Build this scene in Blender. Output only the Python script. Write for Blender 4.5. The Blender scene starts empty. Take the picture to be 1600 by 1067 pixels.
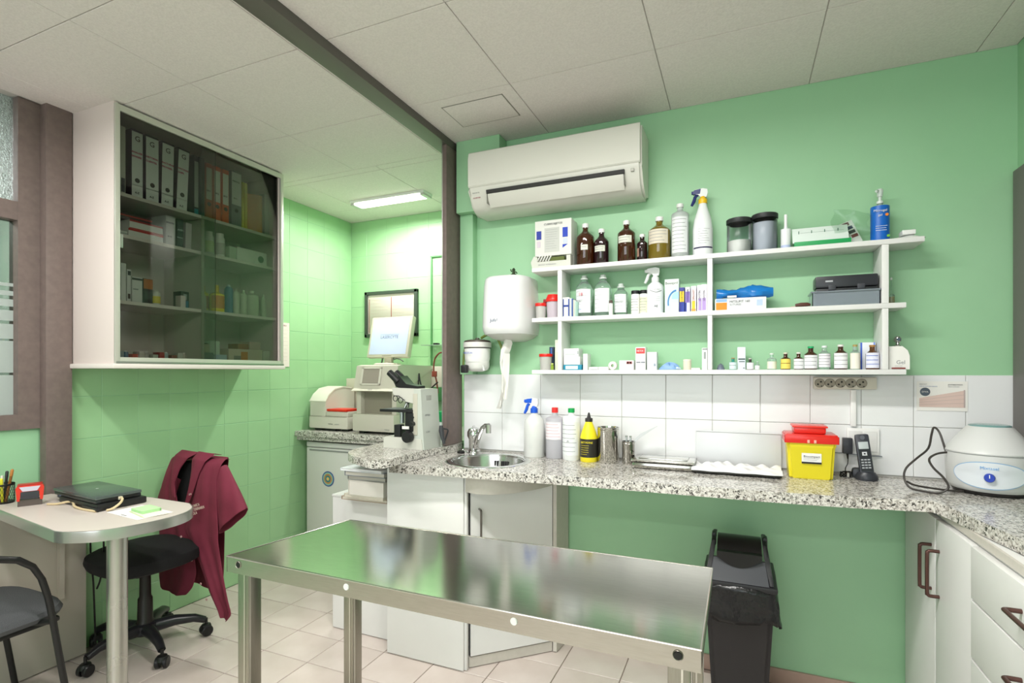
import bpy, bmesh, math, random
from mathutils import Vector, Matrix
random.seed(7)
S = bpy.context.scene
PI = math.pi
COL = S.collection

# ------------------------------------------------------------------ camera, world, exposure
cd = bpy.data.cameras.new('camera'); cam = bpy.data.objects.new('camera', cd); COL.objects.link(cam)
cam.location = (0, 0, 1.31)
cam.rotation_euler = (math.radians(90), 0, math.radians(23.25))
cd.sensor_width = 36; cd.lens = 826/1600*36; cd.shift_y = 47.5/1600; cd.clip_start = 0.02
S.camera = cam
w = bpy.data.worlds.new('world'); S.world = w; w.use_nodes = True
w.node_tree.nodes['Background'].inputs[0].default_value = (0.9, 0.95, 1, 1)
w.node_tree.nodes['Background'].inputs[1].default_value = 0.3
S.view_settings.view_transform = 'Standard'; S.view_settings.look = 'None'
S.view_settings.gamma = 1; S.view_settings.use_curve_mapping = False
S.view_settings.exposure = 0.55
LAMP_MAIN, LAMP_SIDE, LAMP_ALCOVE, LAMP_REAR, LAMP_NEXT, REAR_FILL = 27, 15, 13, 17, 34, 18

# ------------------------------------------------------------------ materials
def lin(c):
    if isinstance(c, str):
        v = [int(c[i:i+2], 16)/255 for i in (0, 2, 4)]
        return tuple((x/12.92 if x <= .04045 else ((x+.055)/1.055)**2.4) for x in v)
    return tuple(c)
_M = {}
def M(c, r=.5, m=0., t=0., coat=0., emit=0., bump=None, alpha=1., ior=1.45):
    k = (c, r, m, t, coat, emit, bump, alpha)
    if k in _M: return _M[k]
    mt = bpy.data.materials.new('mat'); mt.use_nodes = True
    nt = mt.node_tree; b = nt.nodes['Principled BSDF']; col = lin(c)
    b.inputs['Base Color'].default_value = (*col, 1)
    b.inputs['Roughness'].default_value = r; b.inputs['Metallic'].default_value = m
    b.inputs['Transmission Weight'].default_value = t; b.inputs['IOR'].default_value = ior
    b.inputs['Coat Weight'].default_value = coat; b.inputs['Alpha'].default_value = alpha
    if emit:
        b.inputs['Emission Color'].default_value = (*col, 1); b.inputs['Emission Strength'].default_value = emit
    tc = nt.nodes.new('ShaderNodeTexCoord')
    n = nt.nodes.new('ShaderNodeTexNoise'); n.inputs['Scale'].default_value = bump[0] if bump else 9
    n.inputs['Detail'].default_value = 3
    nt.links.new(tc.outputs['Object'], n.inputs['Vector'])
    if bump:
        bp = nt.nodes.new('ShaderNodeBump'); bp.inputs['Strength'].default_value = bump[1]; bp.inputs['Distance'].default_value = bump[2]
        nt.links.new(n.outputs['Fac'], bp.inputs['Height']); nt.links.new(bp.outputs['Normal'], b.inputs['Normal'])
    # slight procedural variation of roughness
    mr = nt.nodes.new('ShaderNodeMapRange'); mr.inputs['To Min'].default_value = max(0, r-.02); mr.inputs['To Max'].default_value = min(1, r+.02)
    nt.links.new(n.outputs['Fac'], mr.inputs['Value']); nt.links.new(mr.outputs['Result'], b.inputs['Roughness'])
    _M[k] = mt
    return mt
def ramp_mat(kind, stops, rough, scale, bumps=0., metal=0., stretch=(1, 1, 1), coat=0.):
    mt = bpy.data.materials.new(kind); mt.use_nodes = True; nt = mt.node_tree; b = nt.nodes['Principled BSDF']
    tc = nt.nodes.new('ShaderNodeTexCoord'); mp = nt.nodes.new('ShaderNodeMapping'); mp.inputs['Scale'].default_value = stretch
    nt.links.new(tc.outputs['Object'], mp.inputs['Vector'])
    if kind == 'granite':
        v = nt.nodes.new('ShaderNodeTexVoronoi'); v.inputs['Scale'].default_value = scale
        n0 = nt.nodes.new('ShaderNodeTexNoise'); n0.inputs['Scale'].default_value = scale*.7; n0.inputs['Detail'].default_value = 2
        mx = nt.nodes.new('ShaderNodeVectorMath'); mx.operation = 'MULTIPLY_ADD'; mx.inputs[1].default_value = (.018, .018, .018)
        nt.links.new(mp.outputs[0], n0.inputs['Vector']); nt.links.new(n0.outputs['Color'], mx.inputs[0]); nt.links.new(mp.outputs[0], mx.inputs[2])
        nt.links.new(mx.outputs[0], v.inputs['Vector'])
        sp = nt.nodes.new('ShaderNodeSeparateColor'); nt.links.new(v.outputs['Color'], sp.inputs[0]); src = sp.outputs[0]
    else:
        n = nt.nodes.new('ShaderNodeTexNoise'); n.inputs['Scale'].default_value = scale; n.inputs['Detail'].default_value = 4
        nt.links.new(mp.outputs[0], n.inputs['Vector']); src = n.outputs['Fac']
    cr = nt.nodes.new('ShaderNodeValToRGB'); el = cr.color_ramp.elements
    if kind == 'granite': cr.color_ramp.interpolation = 'CONSTANT'
    for i, (p, c) in enumerate(stops):
        e = el[i] if i < 2 else el.new(p)
        e.position = p; e.color = (*lin(c), 1)
    nt.links.new(src, cr.inputs[0]); nt.links.new(cr.outputs[0], b.inputs['Base Color'])
    b.inputs['Roughness'].default_value = rough; b.inputs['Metallic'].default_value = metal; b.inputs['Coat Weight'].default_value = coat
    if bumps:
        bp = nt.nodes.new('ShaderNodeBump'); bp.inputs['Strength'].default_value = bumps; bp.inputs['Distance'].default_value = .002
        nt.links.new(src, bp.inputs['Height']); nt.links.new(bp.outputs[0], b.inputs['Normal'])
    return mt
def glass_mat(name, tint, rough=.02, ior=1.5, refl=1.):
    mt = bpy.data.materials.new(name); mt.use_nodes = True; nt = mt.node_tree; nt.nodes.clear()
    o = nt.nodes.new('ShaderNodeOutputMaterial'); mi = nt.nodes.new('ShaderNodeMixShader')
    t = nt.nodes.new('ShaderNodeBsdfTransparent'); g = nt.nodes.new('ShaderNodeBsdfGlossy'); f = nt.nodes.new('ShaderNodeFresnel')
    t.inputs[0].default_value = (*lin(tint), 1); g.inputs['Roughness'].default_value = rough
    g.inputs[0].default_value = (refl, refl, refl, 1)
    f.inputs[0].default_value = ior
    nt.links.new(f.outputs[0], mi.inputs[0]); nt.links.new(t.outputs[0], mi.inputs[1]); nt.links.new(g.outputs[0], mi.inputs[2])
    nt.links.new(mi.outputs[0], o.inputs[0])
    return mt
GREEN = ramp_mat('green_paint', [(0.3, '99c89e'), (.7, '9fcda4')], .45, 2.5, .04)
GREEN_T = ramp_mat('green_paint_tile', [(0.3, '9cc996'), (.7, 'a2ce9c')], .34, 2.5, .02)
CEIL = ramp_mat('ceiling_board', [(0.35, 'd9d1ce'), (.65, 'e2dad7')], .8, 140, .35)
FLOOR_T = ramp_mat('floor_tile', [(0.3, 'cbbdb5'), (.7, 'd9cdc6')], .28, 5, .03)
GROUT = M('8c7d73', .8)
GRANITE = ramp_mat('granite', [(0, '45433f'), (.10, '7d7a75'), (.2, 'aaa69f'), (.36, 'c9c5be'), (.62, 'dad7d1'), (.90, '9a948c')], .14, 175, 0)
WTILE = ramp_mat('white_tile', [(0.3, 'e6e7e8'), (.7, 'ecedee')], .12, 2, .03)
WGROUT = M('cbc8c2', .8)
LAM = ramp_mat('white_laminate', [(0.3, 'e2e2e0'), (.7, 'e8e8e6')], .35, 3, 0)
LAMG = ramp_mat('cream_laminate', [(0.3, 'c9c4bb'), (.7, 'cfcac1')], .45, 60, .05)
BROWN = ramp_mat('brown_paint', [(0.3, '6d5f5b'), (.7, '776863')], .5, 40, .06)
STEEL = ramp_mat('brushed_steel', [(0.3, 'aeaca6'), (.7, 'bab8b2')], .14, 22, .012, 1., (1, 16, 16))
STEELV = ramp_mat('brushed_steel_leg', [(0.3, 'a09c92'), (.7, 'a8a49a')], .3, 30, .012, 1., (14, 14, 1))
STEELH = ramp_mat('brushed_steel_apron', [(0.3, 'b0ada4'), (.7, 'b8b5ac')], .24, 30, .012, 1., (1, 14, 14))
CHROME = M('d8d8d8', .08, 1.)
ALU = M('b9bab6', .35, 1.)
BLACK = M('151515', .45); BLACKM = M('101010', .6)
DARK = M('2b2b2d', .4)
FABRIC = M('121214', .9, bump=(220, .5, .002))
GREYFAB = M('4c4d50', .9, bump=(260, .6, .003))
WHITE = M('eeeeec', .35); PAPER = M('e9e7e2', .7); CREAM = M('dcd8ca', .4)
DGLASS = glass_mat('smoked_glass', 'e9eae7', .02, 1.42, .55)
PANE = glass_mat('window_glass', 'c8d2cc', .02)
CLEAR = M('d9efe4', .12, 0, .85)
FROST = M('e9eceb', .35, 0, .5)
AMBER = M('4a2208', .06, 0, .35, .6); AMBERD = M('2a1218', .08, 0, .1, .6); OLIVE = M('8a7420', .06, 0, .35, .6)
TEXTD = M('3a3a40', .6); TEXTG = M('8a8c90', .6)
RED = M('e0241c', .3); BLUE = M('1d4fc0', .3); NAVY = M('222a6a', .4); YEL = M('f2e02a', .35)

# ------------------------------------------------------------------ mesh helpers
class MB:
    def __init__(s): s.b = bmesh.new()
    def box(s, x0, x1, y0, y1, z0, z1, bev=0., rot=None):
        r = bmesh.ops.create_cube(s.b, size=1)
        vs = r['verts']
        for v in vs:
            v.co = Vector((x0+(v.co.x+.5)*(x1-x0), y0+(v.co.y+.5)*(y1-y0), z0+(v.co.z+.5)*(z1-z0)))
        if rot is not None:
            c = Vector(((x0+x1)/2, (y0+y1)/2, (z0+z1)/2)); bmesh.ops.rotate(s.b, verts=vs, cent=c, matrix=rot)
        if bev:
            es = list({e for v in vs for e in v.link_edges})
            bmesh.ops.bevel(s.b, geom=es, offset=bev, segments=2, affect='EDGES', profile=.6)
        return s
    def lathe(s, prof, c=(0, 0, 0), n=24, axis='z', sy=1., a0=0., a1=2*PI):
        full = abs(a1-a0-2*PI) < 1e-6
        cols = []; steps = n if full else n+1
        for i in range(steps):
            a = a0+(a1-a0)*i/n; ca, sa = math.cos(a), math.sin(a); col = []
            for r, z in prof:
                p = (r*ca, r*sa*sy, z)
                if axis == 'x': p = (p[2], p[0], p[1])
                if axis == 'y': p = (p[0], p[2], p[1])
                col.append(s.b.verts.new((p[0]+c[0], p[1]+c[1], p[2]+c[2])))
            cols.append(col)
        for i in range(n):
            A = cols[i]; B = cols[(i+1) % steps]
            for j in range(len(prof)-1):
                try: s.b.faces.new((A[j], B[j], B[j+1], A[j+1]))
                except ValueError: pass
        bmesh.ops.remove_doubles(s.b, verts=[v for c_ in cols for v in c_], dist=1e-5)
        return s
    def cyl(s, r, z0, z1, c=(0, 0), n=24, axis='z', r2=None):
        r2 = r if r2 is None else r2
        cc = (c[0], c[1], 0) if axis == 'z' else ((0, c[0], c[1]) if axis == 'x' else (c[0], 0, c[1]))
        return s.lathe([(0, z0), (r, z0), (r2, z1), (0, z1)], cc, n, axis)
    def tube(s, pts, r, n=10, taper=None):
        P = [Vector(p) for p in pts]; rings = []
        if len(P) > 3 and taper is None:
            Q = [P[0]]+P+[P[-1]]; R = []
            for i in range(1, len(P)):
                p0, p1, p2, p3 = Q[i-1:i+3]
                for k in range(4):
                    f = k/4; R.append(.5*((2*p1)+(p2-p0)*f+(2*p0-5*p1+4*p2-p3)*f*f+(3*p1-p0-3*p2+p3)*f**3))
            P = R+[P[-1]]
        up = Vector((0, 0, 1)); prev = None
        for i, p in enumerate(P):
            d = (P[min(i+1, len(P)-1)]-P[max(i-1, 0)]).normalized()
            if prev is None:
                a = d.cross(up)
                if a.length < .1: a = d.cross(Vector((1, 0, 0)))
                a.normalize()
            else:
                a = prev-d*prev.dot(d); a.normalize()
            prev = a; b = d.cross(a).normalized()
            rr = r if taper is None else r*taper[i]
            rings.append([s.b.verts.new(p+(a*math.cos(2*PI*k/n)+b*math.sin(2*PI*k/n))*rr) for k in range(n)])
        for i in range(len(P)-1):
            for k in range(n):
                s.b.faces.new((rings[i][k], rings[i][(k+1) % n], rings[i+1][(k+1) % n], rings[i+1][k]))
        s.b.faces.new(rings[0][::-1]); s.b.faces.new(rings[-1])
        return s
    def prism(s, pts, d0, d1, plane='xy'):
        # polygon extruded along the third axis
        f = {'xy': lambda a, b, d: (a, b, d), 'yz': lambda a, b, d: (d, a, b), 'xz': lambda a, b, d: (a, d, b)}[plane]
        A = [s.b.verts.new(f(a, b, d0)) for a, b in pts]; B = [s.b.verts.new(f(a, b, d1)) for a, b in pts]
        s.b.faces.new(A[::-1]); s.b.faces.new(B)
        for i in range(len(pts)):
            j = (i+1) % len(pts); s.b.faces.new((A[i], A[j], B[j], B[i]))
        return s
    def arc(s, r, z0, z1, deg0, deg1, c=(0, 0), n=10):
        return s.lathe([(r, z0), (r, z1)], (c[0], c[1], 0), n, a0=math.radians(deg0), a1=math.radians(deg1))
    def grid(s, rows):
        V = [[s.b.verts.new(p) for p in row] for row in rows]
        for i in range(len(V)-1):
            for j in range(len(V[0])-1):
                s.b.faces.new((V[i][j], V[i][j+1], V[i+1][j+1], V[i+1][j]))
        return s
def link(name, me, parent=None, loc=None):
    o = bpy.data.objects.new(name, me); COL.objects.link(o)
    if parent is not None: o.parent = parent
    if loc is not None: o.location = loc
    return o
def obj(name, mb, mat, parent=None, loc=None, smooth=True, label=None):
    me = bpy.data.meshes.new(name)
    bmesh.ops.recalc_face_normals(mb.b, faces=mb.b.faces)
    mb.b.to_mesh(me); mb.b.free(); me.materials.append(mat)
    if smooth:
        for p in me.polygons: p.use_smooth = True
        me.set_sharp_from_angle(angle=math.radians(38))
    o = link(name, me, parent, loc)
    if label: o['label'] = label
    return o
def tag(o, label, cat, group=None):
    o['label'] = label; o['category'] = cat
    if group: o['group'] = group
    return o
def thing(name, label, cat, loc=(0, 0, 0), rz=0., group=None):
    o = bpy.data.objects.new(name, None); COL.objects.link(o); o.empty_display_size = .05
    o.location = loc; o.rotation_euler = (0, 0, rz)
    return tag(o, label, cat, group)
def struct(name, mb, mat, parent=None):
    o = obj(name, mb, mat, parent)
    if parent is None: o['kind'] = 'structure'
    return o
def curve_mesh(name, splines, depth, mat, parent, loc=(0, 0, 0), rot=(0, 0, 0)):
    # filled 2D outline(s), holes allowed, extruded to thickness 2*depth
    cu = bpy.data.curves.new('c', 'CURVE'); cu.dimensions = '2D'; cu.fill_mode = 'BOTH'; cu.extrude = depth
    for pts in splines:
        sp = cu.splines.new('POLY'); sp.points.add(len(pts)-1); sp.use_cyclic_u = True
        for i, p in enumerate(pts): sp.points[i].co = (p[0], p[1], 0, 1)
    t = bpy.data.objects.new('t', cu); me = bpy.data.meshes.new_from_object(t)
    bpy.data.objects.remove(t); bpy.data.curves.remove(cu); me.materials.clear(); me.materials.append(mat); me.name = name
    o = link(name, me, parent, loc); o.rotation_euler = rot
    return o
def text(body, size, mat, parent, loc, rot=(PI/2, 0, 0), align='LEFT', name='lettering', ext=.0002, bold=0.):
    cu = bpy.data.curves.new('f', 'FONT'); cu.body = body; cu.size = size; cu.extrude = ext; cu.offset = bold
    cu.align_x = align; cu.resolution_u = 2
    t = bpy.data.objects.new('t', cu); me = bpy.data.meshes.new_from_object(t)
    bpy.data.objects.remove(t); bpy.data.curves.remove(cu); me.materials.clear(); me.materials.append(mat)
    o = link(name, me, parent, loc); o.rotation_euler = rot
    return o
def lines(mb, x0, x1, z0, n, dz, y, th=.0008, jag=.3):
    for i in range(n):
        e = x1-(x1-x0)*jag*random.random()
        mb.box(x0, e, y-.0004, y, z0-i*dz-th/2, z0-i*dz+th/2)
    return mb
def flines(mb, x, y0, y1, z0, n, dz, th=.0012, jag=.3):      # print on a face that looks along +x
    for i in range(n):
        e = y1-(y1-y0)*jag*random.random()
        mb.box(x, x+.0004, y0, e, z0-i*dz-th/2, z0-i*dz+th/2)
    return mb

# ------------------------------------------------------------------ room shell
XL, XR, YB, YA, H = -2.85, .93, 2.49, 3.38, 2.5
floor = struct('floor', MB().box(-3.1, 1.1, -2.4, 3.6, -.12, -.004), GROUT)
fx = [-2.85, -2.588]+[-2.322+.2653*i for i in range(12)]+[.93]
fy = [.785+.2085*i for i in range(12)]+[3.3, 3.38]
_tm = {}
def piece(name, parent, mat, w, d, h, loc, bev=.0015):
    k = (round(w, 4), round(d, 4), round(h, 4), mat.name)
    if k not in _tm:
        mb = MB().box(-w/2, w/2, -d/2, d/2, -h/2, h/2)
        me = bpy.data.meshes.new(name)
        if bev: bmesh.ops.bevel(mb.b, geom=mb.b.edges[:], offset=bev, segments=1, affect='EDGES')
        mb.b.to_mesh(me); mb.b.free(); me.materials.append(mat); _tm[k] = me
    return link(name, _tm[k], parent, loc)
def strips(a):
    return [((a[i]+a[i+1])/2, a[i+1]-a[i]) for i in range(len(a)-1) if a[i+1]-a[i] > .02]
for cx, wx in strips(fx):
    for cy, wy in strips(fy):
        if cy > YB and cx > -1.4: continue
        piece('tile', floor, FLOOR_T, wx-.004, wy-.004, .008, (cx, cy, -.004+random.uniform(-.0003, .0003)))
struct('floor_rear', MB().box(-3.1, 1.1, -2.4, .783, -.004, 0), FLOOR_T)
ceiling = struct('ceiling', MB().box(-3.1, 1.1, -2.4, 3.6, H+.004, H+.1), M('c4bfba', .9))
cxs = [-2.85, -2.69, -2.08, -1.495, -.87, -.285, .265, .81, .93]
cys = [-2.2, -1.6, -1.0, -.42, .25, .82, 1.05, 1.478, 2.0, 2.49]
cys2 = [2.49, 2.55, 3.1, 3.38]
for cx, wx in strips(cxs):
    for cy, wy in strips(cys): piece('ceiling_panel', ceiling, CEIL, wx-.0028, wy-.0028, .008, (cx, cy, H+.002))
for cx, wx in strips([-2.85, -2.54, -1.93, -1.35]):
    for cy, wy in strips(cys2): piece('ceiling_panel', ceiling, CEIL, wx-.003, wy-.003, .008, (cx, cy, H+.002))
# back wall, alcove walls
struct('wall_back', MB().box(-1.35, 1.1, YB, YB+.12, 0, H), GREEN)
wb = bpy.data.objects['wall_back']
wa = struct('wall_alcove_back', MB().box(-3.1, -1.2, YA+.0015, YA+.12, 0, H), GREEN)
struct('wall_alcove_right', MB().box(-1.35, -1.29, YB+.12, YA+.05, 0, H), GREEN)
wl = struct('wall_left', MB().box(-3.1, XL-.0015, 1.43, YA+.05, 0, H), GREEN)
struct('wall_left_front', MB().box(-3.0, -2.875, -2.4, 1.43, 0, 1.06).box(-3.0, -2.875, -2.4, -.6, 1.06, H), GREEN)
struct('wall_right', MB().box(XR, XR+.12, -2.4, YB+.1, 0, H), GREEN)
struct('wall_front', MB().box(-3.1, 1.1, -2.4, -2.25, 0, H), M('d8d6cf', .6))
# painted tiles on the left wall and on the alcove wall
zt = [0]+[.195+.1995*i for i in range(11)]+[2.387, 2.5]
yt = [1.43, 1.576, 1.745, 1.91, 2.075, 2.242, 2.409, 2.578, 2.745, 2.91, 3.075, 3.24, 3.38]
for cy, wy in strips(yt):
    for cz, wz in strips(zt): piece('tile', wl, GREEN_T, .008, wy-.0014, wz-.0034, (XL-.004, cy, cz), .001)
xt = [-2.85, -2.70, -2.51, -2.32, -2.13, -1.94, -1.75, -1.56, -1.36]
for cx, wx in strips(xt):
    for cz, wz in strips([z+.03 if 0 < z < 2.5 else z for z in zt]): piece('tile', wa, GREEN_T, wx-.0014, .008, wz-.0034, (cx, YA+.004, cz), .001)
# white tile splashback in two rows
sb = [-1.345, -1.122, -.911, -.707, -.506, -.306, -.108, .083, .269, .447, .618, .778, .93]
obj('tile_grout', MB().box(-1.345, .93, YB-.003, YB, .88, 1.297), WGROUT, wb)
for cx, wx in strips(sb):
    for cz, wz in strips([.905, 1.098, 1.298]): piece('tile', wb, WTILE, wx-.002, .007, wz-.002, (cx, YB-.0045, cz))
struct('baseboard_back', MB().box(-.76, .60, YB-.012, YB, 0, .065, .002), ramp_mat('skirting', [(.3, 'a3877a'), (.7, 'b39a8c')], .35, 8, .02))
# brown window with frosted stripes on the left, the room beyond it
FX = -2.86
w1 = struct('window_1', MB().box(-2.93, FX, 1.235+.02, 1.345, 1.06, H).box(-2.929, FX-.001, -.595, 1.3, 1.965, 2.045).box(-2.929, FX-.001, -.595, 1.3, 1.061, 1.125)
            .box(-2.93, FX, -.6, -.53, 1.06, H).box(-2.93, FX, .32, .4, 1.062, H-.001), BROWN)
obj('pane', MB().box(-2.905, -2.899, -.55, 1.28, 1.1, 1.99), PANE, w1)
obj('pane', MB().box(-2.905, -2.899, -.55, 1.28, 2.03, H), M('dfe8e6', .25, 0, .9, bump=(170, .8, .01)), w1, label='rippled glass pane')
for z0, z1 in ((1.68, 1.694), (1.64, 1.66), (1.593, 1.624), (1.531, 1.576), (1.453, 1.517), (1.307, 1.444), (1.125, 1.296)):
    obj('frosted_stripe', MB().box(-2.8985, -2.898, -.53, 1.255, z0, z1), M('c2ccc8', .6, 0, .35), w1)
struct('wall_neighbour_room', MB().box(-4.8, -4.7, -1.2, 2, 0, 2.7).box(-4.8, -2.95, 1.75, 1.85, 0, 2.7).box(-4.8, -2.95, -1.3, -1.2, 0, 2.7)
       .box(-4.8, -2.93, -1.3, 1.85, 2.55, 2.65), M('a9b0a6', .7))
struct('trim_1', MB().box(-2.86, -2.81, 1.332, 1.432, 0, H, .003), BROWN)          # brown pillar
# ceiling track and post between the room and the alcove
struct('trim_2', MB().box(-1.44, -1.355, -2.25, YB-.001, H-.04, H, .002), M('5f5a55', .5))
post = struct('trim_3', MB().box(-1.378, -1.356, 2.318, YB-.006, .937, H-.041, .002), BROWN)
obj('post_edge', MB().box(-1.384, -1.378, 2.32, YB-.01, .937, H-.041), ALU, post)
# dark framed opening on the right wall
w2 = struct('window_2', MB().box(XR-.02, XR+.01, 2.36, 2.474, 1.0, 2.035, .003).box(XR-.019, XR+.01, .61, 2.47, 1.96, 2.034)
            .box(XR-.02, XR+.01, .6, .7, 1.0, 2.035).box(XR-.019, XR+.01, .61, 2.47, 1.001, 1.04), M('6e6a67', .5))
obj('shutter', MB().box(XR-.008, XR+.01, .65, 2.4, 1.02, 2.0), M('6d6966', .5), w2)
# green boxed duct in the corner and its cover over the splashback
struct('trim_4', MB().box(-1.345, -1.27, YB-.05, YB, 1.297, 2.13, .003).box(-1.345, -1.10, YB-.09, YB, 2.13, H-.002, .003), GREEN)

# ------------------------------------------------------------------ ceiling lamps
def lamp(label, x, y, w_, d_, power, rz=0.):
    t = thing('ceiling_lamp', label, 'lamp', (x, y, H), rz)
    obj('housing', MB().box(-w_/2, w_/2, -d_/2, d_/2, -.018, -.001, .002), WHITE, t)
    obj('diffuser', MB().box(-w_/2+.03, w_/2-.03, -d_/2+.012, d_/2-.012, -.03, -.018, .004), M('fffdf2', .5, emit=4.5), t)
    for sx in (-1, 1): obj('end_cap', MB().box(sx*(w_/2-.015)-.015, sx*(w_/2-.015)+.015, -d_/2+.006, d_/2-.006, -.032, -.018, .003), M('c9cac5', .4), t)
    ld = bpy.data.lights.new('tube_light', 'AREA'); ld.shape = 'RECTANGLE'; ld.size = w_-.06; ld.size_y = d_-.02; ld.energy = power
    ld.color = (1, .985, .95); ld.spread = math.radians(175)
    lo = bpy.data.objects.new('tube_light', ld); COL.objects.link(lo); lo.parent = t; lo.location = (0, 0, -.033)
    return t
lamp('slim lit fluorescent lamp on the alcove ceiling over the computer monitor', -2.19, 2.99, .60, .11, LAMP_ALCOVE)
lamp('fluorescent ceiling lamp above the steel examination table', -.45, 1.08, 1.2, .14, LAMP_MAIN)
lamp('fluorescent ceiling lamp above the desk', -2.0, .55, .9, .14, LAMP_SIDE)
lamp('fluorescent ceiling lamp in the rear of the room behind the camera', -.6, -1.2, 1.2, .14, LAMP_REAR)
# added behind the camera as frontal fill: unseen frame, glowing pane and area light
w3 = struct('added_fill_window', MB().box(-2.0, .6, -2.25, -2.22, .85, .93).box(-2.0, .6, -2.25, -2.22, 2.2, 2.28).box(-2.0, -1.93, -2.25, -2.22, .93, 2.2).box(.53, .6, -2.25, -2.22, .93, 2.2).box(-.73, -.67, -2.25, -2.22, .93, 2.2), BROWN)
obj('pane', MB().box(-1.93, .53, -2.248, -2.243, .93, 2.2), M('dfe9f5', .3, emit=.7), w3)
dl = bpy.data.lights.new('rear_fill_light', 'AREA'); dl.shape = 'RECTANGLE'; dl.size = 2.4; dl.size_y = 1.2; dl.energy = REAR_FILL; dl.color = (.93, .97, 1)
dlo = bpy.data.objects.new('rear_fill_light', dl); COL.objects.link(dlo); dlo.location = (-.7, -2.2, 1.57); dlo.rotation_euler = (PI/2, 0, 0)
nl = bpy.data.lights.new('neighbour_light', 'AREA'); nl.size = .5; nl.energy = LAMP_NEXT
nlo = bpy.data.objects.new('neighbour_light', nl); COL.objects.link(nlo); nlo.location = (-3.9, .9, 2.5)
t = thing('ceiling_hatch', 'small square access hatch in the ceiling in front of the air conditioner', 'hatch', (-1.08, 2.16, H-.002))
obj('hatch_panel', MB().box(-.146, .146, -.098, .098, -.003, -.001, .0008), CEIL, t)
obj('hatch_frame', MB().box(-.15, -.147, -.102, .102, -.002, 0).box(.147, .15, -.102, .102, -.002, 0).box(-.15, .15, -.102, -.099, -.002, 0).box(-.15, .15, .099, .102, -.002, 0), M('8b877f', .7), t)

# ------------------------------------------------------------------ granite worktops
def ring(cx, cy, r, n=40): return [(cx+r*math.cos(2*PI*i/n), cy+r*math.sin(2*PI*i/n)) for i in range(n)]
SX, SY = -1.065, 2.2
top = [(-1.43, 1.945), (-1.05, 1.968), (-.667, 1.995), (-.34, 2.005), (.09, 2.012), (.35, 2.035), (.565, 2.075), (.585, 2.0), (.60, 1.9), (.64, 1.66), (.66, 1.4), (.66, .5),
       (.925, .5), (.925, 2.478), (-1.352, 2.478), (-1.352, 2.3), (-1.43, 2.3)]
o = curve_mesh('worktop', [top, ring(SX, SY, .178)], .0185, GRANITE, None, (0, 0, .8815))
tag(o, 'L-shaped speckled granite worktop under the wall shelves with the round sink set in', 'worktop')
slab = [(-1.31, 2.46), (-1.325, 2.36), (-1.375, 2.26), (-1.40, 2.0), (-1.395, 1.87), (-1.402, 1.835), (-1.43, 1.815), (-1.503, 1.848), (-1.57, 1.88), (-1.615, 1.905), (-1.66, 1.945), (-1.69, 1.985),
        (-1.71, 2.03), (-1.725, 2.08), (-1.74, 2.3), (-1.74, 3.37), (-1.385, 3.37), (-1.385, 2.475)]
slab = [(-1.285, 2.475) if p == (-1.31, 2.46) else p for p in slab]
slab = [(-1.352, 2.475), (-1.33, 2.36), (-1.375, 2.24), (-1.385, 2.0), (-1.375, 1.90), (-1.385, 1.835)]+slab[6:-1]+[(-1.385, 2.62), (-1.385, 2.475)]
o = curve_mesh('peninsula_worktop', [slab], .017, GRANITE, None, (0, 0, .918))
tag(o, 'round-ended speckled granite slab carrying the microscope', 'worktop')
o = obj('alcove_worktop', MB().box(-2.85, -1.745, 2.79, 3.37, .862, .9, .006).box(-2.85, -1.745, 2.81, 3.37, .835, .861, .004), GRANITE)
tag(o, 'dark speckled granite worktop above the small fridge in the alcove', 'worktop')

# sink and tap
t = thing('sink', 'round stainless steel sink basin set in the granite worktop', 'sink', (SX, SY, .9))
obj('rim', MB().lathe([(.165, -.004), (.172, .003), (.19, .004), (.198, .001), (.198, -.0002), (.178, 0)], n=56), CHROME, t)
obj('basin', MB().lathe([(.168, .002), (.164, -.03), (.150, -.075), (.12, -.086), (.03, -.09), (.001, -.091)], n=56), M('c9c7c5', .2, 1.), t)
m = MB()
for i in (-3, -2, 0, 1, 2): m.box(i*.012-.003, i*.012+.003, .150, .1645, -.05, -.026)
obj('overflow_slots', m, BLACK, t)
obj('drain', MB().lathe([(0, -.086), (.03, -.086), (.034, -.0905)], n=24), M('777777', .25, 1.), t)
t = thing('tap', 'chrome single lever mixer tap behind the sink', 'tap', (-1.235, 2.39, .9))
obj('tap_body', MB().lathe([(0, 0), (.031, 0), (.031, .012), (.027, .016), (.028, .07), (.036, .085), (.036, .105), (.028, .122), (.012, .13), (0, .131)], n=28), CHROME, t)
obj('spout', MB().tube([(.012, -.012, .03), (.03, -.028, .062), (.055, -.045, .105), (.075, -.055, .135), (.095, -.062, .148), (.113, -.068, .147)], .012, 14, [1.25, 1.2, 1, .95, .95, 1.1]), CHROME, t)
obj('aerator', MB().cyl(.014, .112, .152, (.113, -.068), 18), CHROME, t)
obj('lever', MB().tube([(0, 0, .118), (-.01, .01, .125), (-.02, .035, .128)], .008, 10), CHROME, t)
obj('base_flange', MB().cyl(.036, .0, .005, n=28), CHROME, t)
o = thing('plug_chain', 'black sink plug on a bead chain beside the tap', 'plug', (-1.29, 2.35, .9))
obj('plug', MB().lathe([(0, 0), (.018, 0), (.02, .006), (.015, .012), (0, .013)], n=16), BLACK, o)
obj('chain', MB().tube([(.0, 0, .013), (.01, -.01, .022), (.025, -.01, .015), (.04, 0, .004), (.05, .01, .004)], .0016, 6), CHROME, o)

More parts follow.
